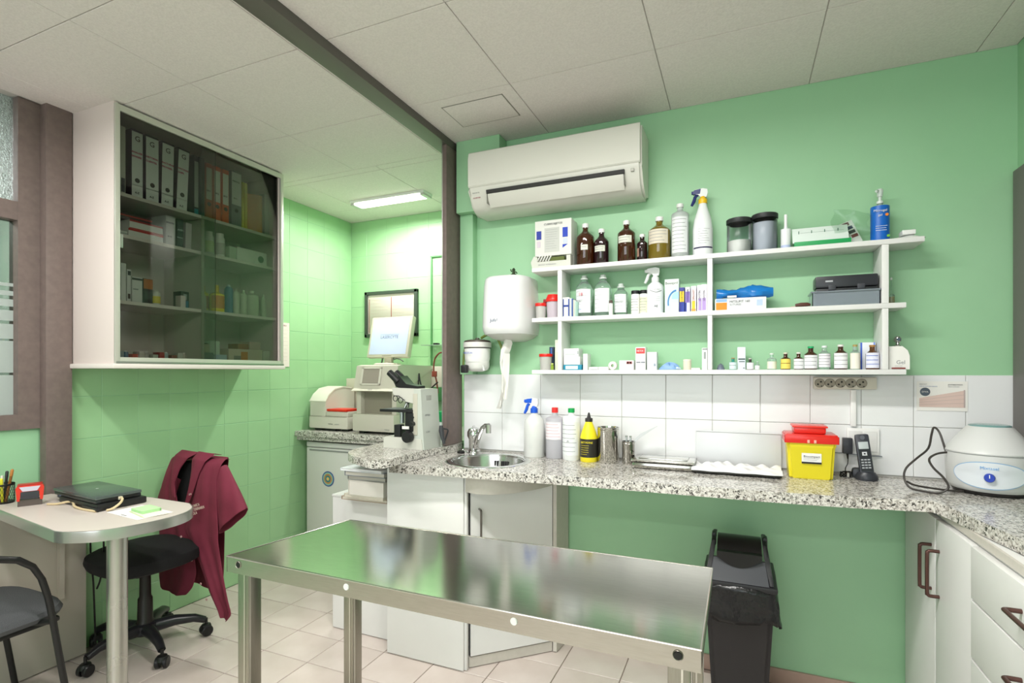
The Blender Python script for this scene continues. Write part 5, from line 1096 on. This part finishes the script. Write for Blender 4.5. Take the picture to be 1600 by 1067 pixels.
for i, (y, r, h_, lb_) in enumerate(((2.130, .018, .15, 'first white bottle right of the blue one'), (2.178, .020, .148, 'second white bottle right of the blue one'), (2.25, .040, .155, 'broad white bottle near the right end of the third shelf'), (2.315, .015, .14, 'thin pale bottle at the right end of the third shelf'))):
    cyl_thing('white_bottle', lb_, y, zc, r, h_, 'b9c4ac', 'c4ccb6', rc=.5, shoulder=.8)
zd = SHZ['d']
cols = ['8a4a3a', '9aa6a8', '3a5a78', 'c24a3a', 'b8b4a4', 'a8a49a', 'b8bcae', 'a02a2a', '9ab0ac', '8a5a4a', 'c0c4b8', 'b0a89a']
for i in range(12):
    y = 1.478+i*.031
    nm_ = ('brown', 'grey', 'navy', 'red', 'cream', 'tan', 'pale', 'dark red', 'teal-grey', 'russet', 'white', 'beige')[i]
    if i % 3 == 2: cyl_thing('vial', 'small %s vial in the bottom row of the glazed cabinet' % nm_, y, zd, .011, .045, cols[i], 'd0d0c8', cat='vial')
    else: fbox('small_carton', 'small %s carton in the bottom row of the glazed cabinet' % nm_, y-.013, y+.012, zd, .03+.012*((i*7) % 3), cols[i], .05)
fbox('carton_box', 'dark grey carton just right of the divider on the cabinet floor', 1.915, 1.97, zd, .05, '6a7478', .1)
cyl_thing('vial', 'dark-capped jar on the grey carton on the cabinet floor', 1.945, zd+.0505, .02, .05, 'b8b49a', '20241c', cat='jar')
fbox('carton_box', 'pale upright carton behind the grey one on the cabinet floor', 1.985, 2.045, zd, .115, 'b4c8b4', .06, xf=XF-.05)
fbox('carton_box', 'pale blue low carton on the cabinet floor', 1.978, 2.05, zd, .04, '9ab0b8', .05)
fbox('carton_box', 'wide carton with an orange print on the cabinet floor', 2.06, 2.285, zd, .075, 'b9ae9a', .1, ((.35, .55, .15, .8, 'b8742a'), (.15, .35, .1, .5, '7a7a70')))
fbox('carton_box', 'brown carton lying on the wide orange-print carton', 2.12, 2.19, zd+.0755, .03, '8a5a3a', .08)
fbox('carton_box', 'pinkish carton lying right on top of the wide carton', 2.195, 2.27, zd+.0755, .045, 'b09a90', .08)
fbox('carton_box', 'pale carton at the right end of the cabinet floor', 2.29, 2.338, zd, .07, 'b4b8a8', .1)

# ------------------------------------------------------------------ desk and what stands on it
DZ = .77
deskp = [(-2.848, .55), (-2.50, .55), (-2.50, .95), (-2.132, 1.040), (-2.095, 1.045), (-2.058, 1.062), (-2.01, 1.094), (-1.980, 1.13), (-1.966, 1.17), (-1.950, 1.22), (-1.944, 1.267), (-1.946, 1.315), (-1.953, 1.358), (-1.972, 1.40), (-2.001, 1.43), (-2.035, 1.455), (-2.079, 1.473), (-2.326, 1.478), (-2.80, 1.478), (-2.80, 1.30), (-2.848, 1.30)]
cp = [(-2.095, 1.042), (-2.058, 1.060), (-2.005, 1.098), (-1.966, 1.17), (-1.944, 1.267), (-1.953, 1.358), (-2.001, 1.43), (-2.079, 1.473)]
cpp = [cp[0]]+cp+[cp[-1]]; arc_ = []
for i in range(1, len(cp)):
    p0, p1, p2, p3 = [Vector(q) for q in cpp[i-1:i+3]]
    for k in range(5):
        f = k/5; arc_.append(tuple(.5*((2*p1)+(p2-p0)*f+(2*p0-5*p1+4*p2-p3)*f*f+(3*p1-p0-3*p2+p3)*f**3)))
deskp = [(-2.80, 1.13), (-2.134, 1.036), (-2.13, 1.036)]+arc_+[cp[-1], (-2.326, 1.478), (-2.57, 1.44), (-2.803, 1.345)]
t = thing('desk', 'pale laminate desk with a rounded end, aluminium edge and a single steel leg', 'desk', (0, 0, 0))
obj('desktop', MB().prism(deskp, DZ-.028, DZ, 'xy'), M('c6bcb5', .35), t)
def offset_band(P, off, z0, z1, mat, nm):
    m = MB(); n = len(P); c = Vector((sum(p[0] for p in P)/n, sum(p[1] for p in P)/n))
    outer = []
    for i in range(n):
        a, b, d_ = Vector(P[i-1]), Vector(P[i]), Vector(P[(i+1) % n]); t1 = (b-a).normalized(); t2 = (d_-b).normalized(); nn = Vector((t1.y+t2.y, -t1.x-t2.x)).normalized()
        outer.append(b+nn*off)
    V = [(*o_, z) for o_ in outer for z in (z0,)]
    zz = [(0, z0), (1, z0), (1, z0+.004), (1, z1-.004), (.8, z1-.001), (0, z1)]
    m.grid([[tuple(Vector((*P[i], z)).lerp(Vector((*outer[i], z)), q)) for i in range(n)] for q, z in zz])
    return obj(nm, m, mat, t)
offset_band(deskp, .004, DZ-.038, DZ+.0008, M('b6b6b2', .3, .85), 'edge_band')
obj('underside', MB().prism(deskp, DZ-.036, DZ-.028, 'xy'), M('a9a49c', .5), t)
obj('leg', MB().cyl(.031, .006, DZ-.036, (-2.035, 1.175), 36), M('b4b4ae', .28, .9), t)
obj('leg_foot', MB().lathe([(0, 0), (.038, 0), (.038, .008), (.032, .02)], (-2.035, 1.175, 0), 32), ALU, t)
obj('side_panel', MB().box(-2.806, -2.786, .9, 1.475, .006, DZ-.036, .001), M('c3bcb2', .5), t)
obj('back_brace', MB().box(-2.786, -2.766, 1.36, 1.38, .3, DZ-.036), M('c3bcb2', .5), t)
struct('trim_5', MB().box(-2.808, -2.804, .8, 1.475, 0, .012), BLACK)
LR_ = -.095
t = thing('laptop', 'closed dark laptop stacked on a black base on the desk', 'laptop', (-2.455, 1.335, DZ), LR_)
obj('base_half', MB().box(-.172, .178, -.075, .085, .028, .042, .004), M('26292b', .4), t)
obj('screen_half', MB().box(-.176, .18, -.078, .086, .0425, .055, .004), M('56605e', .22, .3), t)
obj('lid_logo', MB().cyl(.006, .055, .0556, (.0, .005), 16), M('c8ccc8', .3, .6), t)
obj('port_panel', MB().box(.176, .1795, -.06, .07, .03, .042, .001), BLACK, t)
obj('hinge', MB().box(-.15, .15, .082, .09, .036, .048, .003), DARK, t)
t = thing('laptop_dock', 'black docking station underneath the closed laptop', 'dock', (-2.43, 1.33, DZ), LR_)
obj('body', MB().box(-.15, .17, -.075, .10, .002, .027, .005), M('1a1a1b', .4), t)
obj('front_lip', MB().box(.06, .175, -.082, -.06, .003, .016, .004), M('202022', .35), t); obj('foot', MB().box(-.14, -.1, -.05, .05, 0, .003), BLACK, t)
t = thing('beige_cable', 'beige network cable curling under the laptop', 'cable', (0, 0, DZ))
obj('cord', MB().tube([(-2.575, 1.225, .004), (-2.54, 1.24, .005), (-2.505, 1.262, .012), (-2.47, 1.262, .012), (-2.43, 1.245, .006), (-2.36, 1.235, .004), (-2.27, 1.235, .004)], .0045, 8), M('cdb892', .5), t)
obj('cord', MB().tube([(-2.275, 1.325, .036), (-2.25, 1.318, .036), (-2.235, 1.30, .024), (-2.235, 1.275, .01), (-2.25, 1.262, .004)], .0045, 8), M('cdb892', .5), t)
obj('plug', MB().box(-2.295, -2.270, 1.318, 1.332, .03, .042, .002), M('d8d0b8', .4), t)
t = thing('blue_dongle', 'dark blue gadget poking out behind the laptop at the left', 'gadget', (-2.665, 1.345, DZ))
obj('body', MB().box(-.03, .03, -.03, .02, 0, .028, .007), M('2a3448', .4), t); obj('tip', MB().box(.0, .02, -.035, -.03, .008, .02, .002), M('7a8ac0', .4), t)
t = thing('sheet_of_paper', 'white sheet of paper on the desk near its rounded end', 'paper', (-2.12, 1.305, DZ+.0004), -.1)
obj('sheet', MB().box(-.105, .115, -.065, .06, 0, .0012), PAPER, t); obj('print', MB().box(-.02, .02, -.058, -.054, .0012, .0015), TEXTD, t)
t = thing('sheet_of_paper', 'second loose sheet with a pale green edge under the sticky notes', 'paper', (-2.085, 1.31, DZ+.0018), -.25)
obj('sheet', MB().box(-.07, .085, -.04, .045, 0, .001), M('dfe0cc', .7), t); obj('strip', MB().box(-.06, .08, -.04, -.035, .001, .0014), M('b9c89a', .7), t)
t = thing('sticky_notes', 'pad of light green sticky notes on the papers', 'notepad', (-2.108, 1.318, DZ+.0032), -.15)
obj('pad', MB().box(-.045, .045, -.03, .035, 0, .010), M('a9d69a', .6), t); obj('top_note', MB().box(-.047, .046, -.031, .034, .010, .0106), M('b4dfa4', .6), t); obj('adhesive_edge', MB().box(-.045, .045, .03, .036, .0, .0104), M('98c88a', .6), t)
t = thing('rubber_stamp', 'red and black self-inking stamp on the desk', 'stamp', (-2.645, 1.20, DZ), 1.1)
obj('base', MB().prism([(-.037, 0), (.037, 0), (.037, .026), (-.037, .026)], -.015, .015, 'xz'), M('5a504c', .35), t)
m = MB(); m.prism([(-.039, .022), (-.031, .022), (-.028, .05), (.028, .05), (.031, .022), (.039, .022), (.043, .072), (.038, .082), (-.038, .082), (-.043, .072)], -.018, .018, 'xz')
obj('frame', m, M('d8382a', .35), t)
obj('window', MB().box(-.028, .028, -.0195, -.018, .028, .058, .002), M('3a3a40', .3), t); obj('label_window', MB().prism([(-.032, .078), (.032, .078), (.022, .060), (-.022, .060)], -.0205, -.018, 'xz'), M('c9c4d4', .2), t)
obj('top_cap', MB().box(-.038, .038, -.0185, .0185, .081, .088, .003), M('a8281e', .35), t)
t = thing('pen_holder', 'black mesh pen pot at the left edge of the desk', 'pen holder', (-2.79, 1.175, DZ))
m = MB().lathe([(.036, 0), (.036, .005), (0, .005), (0, 0)], n=24)
m.lathe([(.0365, .0), (.0365, .006)], n=24).lathe([(.0365, .072), (.0375, .076), (.0365, .08)], n=24)
obj('rim', m, BLACK, t); m = MB()
for i in range(26):
    a = 2*PI*i/26; m.tube([(.036*math.cos(a+s_*k*.25), .036*math.sin(a+s_*k*.25), .004+.07*k/3) for k in range(4) for s_ in (1,)], .0006, 4)
    m.tube([(.036*math.cos(a-k*.25), .036*math.sin(a-k*.25), .004+.07*k/3) for k in range(4)], .0006, 4)
obj('mesh', m, BLACK, t)
for i, (c, dx, dy, h_, lab) in enumerate((('e6e23a', .016, -.012, .10, 'yellow highlighter pen in the mesh pot'), ('2a2a2c', .006, .006, .125, 'black marker in the mesh pot'), ('c83a8a', -.006, -.016, .095, 'pink pen in the mesh pot'), ('8a5a2a', .02, .010, .135, 'wooden pencil sticking highest out of the mesh pot'), ('d8d4c8', -.014, .004, .105, 'white pen in the mesh pot'))):
    p = thing('pen', lab, 'pen', (-2.79+dx*.5, 1.175+dy*.5, DZ+.006), 0)
    p.rotation_euler = (-dy*8, dx*9, 0)
    obj('barrel', MB().cyl(.005, 0, h_*.8, n=12), M(c, .35), p); obj('pen_cap', MB().lathe([(.0056, h_*.8-.001), (.0056, h_*.97), (.003, h_), (0, h_)], n=12), M(c if i != 3 else 'b4783a', .35), p)

# ------------------------------------------------------------------ office chair with the jacket
CH, CR = Vector((-2.585, 1.615, 0)), -.10
t = thing('office_chair', 'black fabric swivel chair on castors behind the desk', 'chair', tuple(CH), CR)
m = MB(); NL = 30
def superr(a, rx, ry, e=.7): return rx*math.copysign(abs(math.cos(a))**e, math.cos(a)), ry*math.copysign(abs(math.sin(a))**e, math.sin(a))
lv = [(.175, .18, .40), (.205, .205, .415), (.215, .215, .44), (.21, .21, .465), (.18, .18, .482), (.1, .1, .487), (.001, .001, .487)]
rows = []
for rx, ry, z in lv:
    rw = [(superr(2*PI*i/NL, rx, ry)[0], superr(2*PI*i/NL, rx, ry)[1], z) for i in range(NL)]; rows.append(rw+[rw[0]])
rows.insert(0, [(0, 0, .398)]*(NL+1)); m.grid(rows); obj('seat', m, FABRIC, t)
m = MB(); rows = []
for k in range(13):
    v = k/12; z = .53+.32*v; hw = .175*math.sin(PI*min(max(.18+v*.7, 0), 1))**.35
    rows.append([(.02+hw*math.cos(2*PI*i/20), .235+.02*math.cos(2*PI*i/20)**2*-1+.028*math.sin(2*PI*i/20), z) for i in range(21)])
m.grid(rows)
m.b.faces.new([m.b.verts.new((.02+.1*math.cos(a_), .235+.02*math.sin(a_), .85)) for a_ in [2*PI*i/12 for i in range(12)]])
obj('backrest', m, FABRIC, t)
obj('back_strut', MB().tube([(0, .05, .39), (0, .20, .385), (0, .275, .42), (.01, .285, .55), (.02, .27, .66)], .016, 10), BLACK, t)
obj('seat_mechanism', MB().box(-.09, .09, -.08, .08, .37, .4, .01), BLACK, t)
obj('gas_column', MB().lathe([(0, .10), (.038, .10), (.038, .13), (.032, .14), (.030, .24), (.024, .25), (.022, .375), (0, .375)], n=24), M('1c1614', .4), t)
obj('hub', MB().lathe([(0, .075), (.045, .075), (.052, .085), (.05, .12), (.036, .13), (0, .13)], n=28), M('222226', .35), t)
for i in range(5):
    a = math.radians(-12+72*i); c, s_ = math.cos(a), math.sin(a)
    lg = obj('leg', MB().tube([(c*.03, s_*.03, .10), (c*.12, s_*.12, .107), (c*.20, s_*.20, .098), (c*.245, s_*.245, .078)], .026, 10, [1.15, .95, .75, .62]), M('222226', .3), t)
    cs = MB()
    for o_ in (-.016, .016): cs.lathe([(0, -.009), (.022, -.009), (.026, -.005), (.026, .005), (.022, .009), (0, .009)], (o_, 0, .0265), 20, 'x')
    k = obj('castor', cs, M('1a1a1c', .35), t, (c*.25, s_*.25, 0)); k.rotation_euler = (0, 0, a+.9+i)
    obj('castor_stem', MB().cyl(.007, .03, .085, n=10).lathe([(0, .052), (.02, .048), (.026, .035), (.02, .055), (0, .06)], n=14), BLACK, k)
MAR = ramp_mat('maroon_cloth', [(.3, '6c1f33'), (.7, '78253b')], .8, 12, .12)
t = thing('maroon_jacket', 'short-sleeved maroon work jacket draped over the office chair back', 'jacket', tuple(CH), CR)
def panel(name, rows_, yb, amp, ph, parent=t, nu=12, mat=MAR):
    m = MB(); out = []
    # rows_: (z, x left, x right, y offset); resampled down the panel
    NV = 26; L = len(rows_)-1
    for j in range(NV+1):
        f = j/NV*L; i = min(int(f), L-1); w_ = f-i; w2 = w_*w_*(3-2*w_)*.5+w_*.5
        z, xl, xr, yo = [rows_[i][q]*(1-w2)+rows_[i+1][q]*w2 for q in range(4)]
        row = []
        for k in range(nu+1):
            u = k/nu; fold = amp*(j/NV)**.6*(math.sin(u*9+ph+j*.08)+.5*math.sin(u*21+ph*2-j*.12))
            row.append((xl+(xr-xl)*u, yb+yo+fold+.03*(u-.5)**2, z+.006*math.sin(u*5+ph)*(j/NV)))
        out.append(row)
    m.grid(out); o = obj(name, m, mat, parent); sd = o.modifiers.new('s', 'SOLIDIFY'); sd.thickness = .003
    ss = o.modifiers.new('b', 'SUBSURF'); ss.levels = ss.render_levels = 1
    return o
fr = panel('right_front', [(.882, .12, .27, .07), (.892, .125, .285, .035), (.87, .12, .30, .0), (.80, .10, .28, -.01), (.69, .072, .29, -.015), (.57, .03, .312, -.02), (.515, .035, .32, -.025), (.44, .11, .332, -.02), (.34, .178, .362, -.02), (.25, .235, .395, -.02), (.195, .285, .425, -.02), (.155, .33, .385, -.02)], .175, .008, .4)
panel('left_front', [(.882, -.05, .10, .07), (.892, -.09, .09, .035), (.87, -.12, .02, .0), (.80, -.15, -.035, -.01), (.72, -.185, -.05, -.015), (.64, -.21, -.025, -.015), (.54, -.22, .04, -.01), (.43, -.215, .095, -.01), (.32, -.22, .12, -.01), (.24, -.215, .085, -.01), (.185, -.20, .02, -.01)], .175, .007, 2.1)
panel('back', [(.882, -.11, .27, -.03), (.894, -.11, .265, -.01), (.87, -.13, .24, .01), (.7, -.19, .19, .02), (.5, -.215, .19, .02), (.3, -.22, .18, .02), (.2, -.22, .16, .02)], .25, .010, 1.0, nu=18)
panel('collar', [(.905, .09, .24, .05), (.915, .085, .23, .02), (.88, .085, .20, -.012), (.82, .09, .16, -.018), (.72, .07, .115, -.022), (.66, .055, .08, -.024)], .172, .002, .2, nu=6)
panel('collar', [(.905, -.06, .12, .05), (.912, -.06, .1, .02), (.885, -.07, .055, -.01), (.83, -.075, .0, -.018), (.75, -.08, -.045, -.02), (.68, -.06, -.035, -.02)], .172, .002, .9, nu=6)
def sleeve(name, sh, op0, op1, dep, rr):
    m = MB(); rows_ = []; c0 = Vector(sh); a_ = Vector(op0); b_ = Vector(op1); c1 = (a_+b_)/2; h1 = (b_-a_)/2
    h0 = h1.normalized()*rr
    for k in range(12):
        f = k/11; c = c0.lerp(c1, f); hh = h0.lerp(h1, f**.8); dd = dep*(.6+.4*f)
        rows_.append([tuple(c+hh*math.cos(2*PI*i/22)+Vector((0, 1, 0))*dd*math.sin(2*PI*i/22)*(1+.15*math.sin(i*1.7+k*.6))) for i in range(23)])
    m.grid(rows_); o = obj(name, m, MAR, t); sd = o.modifiers.new('s', 'SOLIDIFY'); sd.thickness = .003
    ss = o.modifiers.new('b', 'SUBSURF'); ss.levels = ss.render_levels = 1
sleeve('right_sleeve', (.262, .20, .835), (.285, .19, .535), (.47, .20, .675), .038, .055)
sleeve('left_sleeve', (-.10, .20, .81), (-.235, .19, .66), (-.17, .19, .56), .035, .06)
for z, x in ((.595, .052), (.50, .052), (.40, .142), (.30, .215), (.235, .262)): obj('button', MB().cyl(.0055, .134, .138, (x, z), 12, 'y'), M('c9a0a0', .3), t)
for i, s_ in enumerate(('CLINICA', 'VETERINARIA', 'NOLA')): text(s_, .019, M('e0cfc0', .6), fr, (.150, .128, .655-i*.018), (PI/2, -.28, 0))
text('ana', .018, M('d0b0ac', .6), fr, (.125, .132, .712), (PI/2, -.28, 0))
t = thing('desk_cables', 'thin black cables hanging behind the swivel chair', 'cable', (0, 0, 0))
obj('cord', MB().tube([(-2.70, 1.47, .70), (-2.76, 1.48, .55), (-2.775, 1.49, .42), (-2.76, 1.49, .34), (-2.75, 1.49, .2), (-2.76, 1.50, .03)], .004, 6).tube([(-2.66, 1.47, .70), (-2.68, 1.49, .5), (-2.72, 1.50, .36), (-2.75, 1.50, .30)], .004, 6)
    .tube([(-2.60, 1.5, .62), (-2.62, 1.52, .5), (-2.69, 1.53, .33), (-2.69, 1.53, .18), (-2.72, 1.53, .06), (-2.74, 1.53, .01)], .004, 6), BLACK, t)

# ------------------------------------------------------------------ visitor chair at the lower left
t = thing('visitor_chair', 'grey upholstered visitor chair with curved black tube arms, cut by the left edge', 'chair', (-2.46, .93, 0))
m = MB(); rows = []
lv = [(.20, .19, .425), (.235, .225, .432), (.243, .233, .448), (.235, .225, .463), (.2, .19, .472), (.1, .1, .476), (.001, .001, .476)]
for rx, ry, z in lv:
    rw = [(superr(2*PI*i/NL, rx, ry, .5)[0]-.02, superr(2*PI*i/NL, rx, ry, .5)[1], z) for i in range(NL)]; rows.append(rw+[rw[0]])
rows.insert(0, [(0, 0, .422)]*(NL+1)); m.grid(rows); obj('seat', m, GREYFAB, t)
obj('seat_shell', MB().box(-.22, .19, -.19, .19, .405, .424, .008), BLACK, t)
m = MB(); m.box(-.21, .17, -.27, -.23, .55, .86, .018); obj('backrest', m, GREYFAB, t)
for sx, dy in ((.26, 0), (-.24, .055)):
    obj('leg', MB().tube([(sx, .10, .60), (sx, .118+dy*.3, .53), (sx, .130+dy, .46), (sx, .15+dy, .32), (sx, .175+dy, .15), (sx, .195+dy, .008)], .0105, 12), BLACK, t)
    obj('arm_tube', MB().tube([(sx, .10, .60), (sx, .075, .65), (sx, .035, .685), (sx, -.02, .705), (sx, -.12, .705), (sx, -.2, .70), (sx, -.26, .74)], .0105, 12, [.95, 1, 1.1, 1.1, 1.05, 1, .9]), BLACK, t)
    obj('leg', MB().tube([(sx, -.10, .42), (sx, -.2, .30), (sx, -.27, .008)], .0115, 12), BLACK, t)
    obj('back_upright', MB().tube([(sx*.8, -.20, .42), (sx*.85, -.26, .55), (sx*.85, -.275, .80)], .011, 10), BLACK, t)
    obj('bracket', MB().tube([(sx, .135, .44), (sx*.8, .12, .43), (sx*.6, .10, .425)], .010, 8), BLACK, t)

# ------------------------------------------------------------------ stainless examination table
t = thing('examination_table', 'long stainless steel examination table in the foreground', 'table', (0, 0, 0))
TZ = .785; P = [(-1.348, 1.068), (-.066, 1.060), (-.066, 1.515), (-1.272, 1.500)]
m = MB()
def inset(P, k):
    c = Vector((sum(p[0] for p in P)/4, sum(p[1] for p in P)/4)); return [tuple(Vector(p)+(c-Vector(p)).normalized()*k*1.4) for p in P]
PI_ = inset(P, .010)
o = obj('tabletop', MB().prism(inset(P, .0012), TZ-.006, TZ-.0015, 'xy'), STEEL, t)
m = MB()
for i in range(4):
    a, b = Vector(P[i]), Vector(P[(i+1) % 4]); dd = (b-a).normalized(); nn = Vector((-dd.y, dd.x))
    m.prism([tuple(a), tuple(b), tuple(b+nn*.003), tuple(a+nn*.003)], TZ-.046, TZ-.001)
obj('apron', m, STEELH, t)
m = MB()
for i in range(4):
    a, b = Vector((*P[i], TZ-.002)), Vector((*P[(i+1) % 4], TZ-.002)); m.tube([a, a.lerp(b, .5), b], .0022, 8)
obj('rolled_edge', m, M('cfccc6', .18, 1.), t)
for x, fill in ((-1.300, BLACK), (-.915, WHITE), (-.452, WHITE), (-.108, BLACK)):
    y = 1.068-(x+1.348)*.0062
    h_ = obj('hole_plug', MB().lathe([(0, -.0015), (.0075, -.0015), (.0085, 0), (.0085, .002)], (0, 0, 0), 20, 'y'), fill, t, (x, y-.0008, TZ-.020))
    if fill is BLACK: obj('hole_rim', MB().lathe([(.0085, -.001), (.0095, -.002), (.0105, 0)], (0, 0, 0), 20, 'y'), STEELV, h_)
for x, y in ((-1.300, 1.105), (-.108, 1.10), (-1.232, 1.468), (-.108, 1.475)):
    lg = obj('leg', MB().box(x-.022, x+.022, y-.022, y+.022, .004, TZ-.040, .004), STEELV, t)
    obj('leg_seam', MB().box(x+.0223, x+.0235, y-.020, y-.016, .01, TZ-.05).box(x+.004, x+.008, y-.0235, y-.0223, .01, TZ-.05), M('d8d6ce', .3, 1.), lg)
    obj('foot_cap', MB().box(x-.023, x+.023, y-.023, y+.023, 0, .012, .002), BLACK, lg)
m = MB()
for a_, b_ in (((-1.30, 1.49), (-.108, 1.495)),): m.box(a_[0], b_[0], a_[1]-.005, b_[1], TZ-.05, TZ-.01)
obj('rear_rail', m, STEELV, t)

# ------------------------------------------------------------------ waste bin
t = thing('swing_bin', 'black swing-lid waste bin with a liner, standing under the worktop', 'bin', (.0, 2.27, 0))
m = MB(); R_ = []
for hw, hd, z in ((.090, .11, 0), (.092, .112, .004), (.120, .14, .505), (.124, .144, .51), (.124, .144, .525)):
    R_.append([m.b.verts.new(p) for p in ((-hw, -hd, z), (hw, -hd, z), (hw, hd, z), (-hw, hd, z))])
for i in range(4):
    for k in range(4): m.b.faces.new((R_[i][k], R_[i][(k+1) % 4], R_[i+1][(k+1) % 4], R_[i+1][k]))
m.b.faces.new(R_[0][::-1]); m.b.faces.new(R_[-1])
bmesh.ops.bevel(m.b, geom=[e for e in m.b.edges if abs(e.verts[0].co.z-e.verts[1].co.z) > .001], offset=.018, segments=3, affect='EDGES')
BK = M('242427', .4)
obj('body', m, M('2c2a2c', .5, bump=(300, .3, .001)), t)
obj('rim', MB().box(-.129, .129, -.149, .149, .505, .528, .008), BK, t)
for x0 in (-.098, .080):
    m = MB(); m.prism([(-.138, .528), (-.120, .56), (-.09, .62), (-.075, .66), (.075, .66), (.09, .62), (.12, .56), (.138, .528)], x0, x0+.016, 'yz')
    for v in m.b.verts: v.co.x += math.copysign(.022, x0+.01)*max(0, 1-(v.co.z-.528)/.12)
    bmesh.ops.bevel(m.b, geom=m.b.edges[:], offset=.003, segments=1, affect='EDGES'); obj('hood_side', m, BK, t)
m = MB().prism([(-.142, .528), (-.118, .578), (-.104, .605), (-.098, .60), (-.11, .572), (-.130, .528)], -.082, .080, 'yz')
for v in m.b.verts: v.co.x *= 1+.26*max(0, 1-(v.co.z-.528)/.12)
obj('hood_front', m, M('3a3c42', .3), t)
obj('hood_back', MB().prism([(.142, .528), (.118, .578), (.09, .628), (.082, .622), (.11, .572), (.130, .528)], -.082, .080, 'yz'), BK, t)
arcp = [(.092, .57)]+[(.088*math.cos(PI*i/12)*1.05, .60+.064*math.sin(PI*i/12)) for i in range(13)]+[(-.092, .57)]
m = MB().prism(arcp, -.078, .078, 'yz'); obj('swing_flap', m, M('1c1a1a', .3), t)
m = MB(); m.prism([(-.078+.156*i/12, .612-.034*math.sin(PI*i/12)) for i in range(13)]+[(.078, .632), (-.078, .632)], -.122, -.092, 'xz'); obj('finger_grip', m, M('101010', .4), t)
for sx in (-1, 1): obj('pivot', MB().box(sx*.092-.008, sx*.092+.008, -.022, .022, .62, .672, .007), BK, t)
m = MB(); rows = []
for j in range(9):
    v = j/8; row = []
    for i in range(41):
        a = 2*PI*i/40; x = .131*math.copysign(abs(math.cos(a))**.35, math.cos(a)); y = .151*math.copysign(abs(math.sin(a))**.35, math.sin(a))
        drop = .085+.06*(math.cos(a)*.5+.5)+.02*math.sin(3*a+1); k = 1+.05*v+.035*v*math.sin(a*11)+.02*math.sin(a*17+j)*v+.05*v*(math.cos(a) > .6)
        row.append((x*k, y*k, .512-drop*v+.006*math.sin(a*7+j*1.3)))
    rows.append(row)
m.grid(rows); o = obj('bin_liner', m, M('141416', .22, bump=(25, .6, .01)), t); sd = o.modifiers.new('s', 'SOLIDIFY'); sd.thickness = .0015
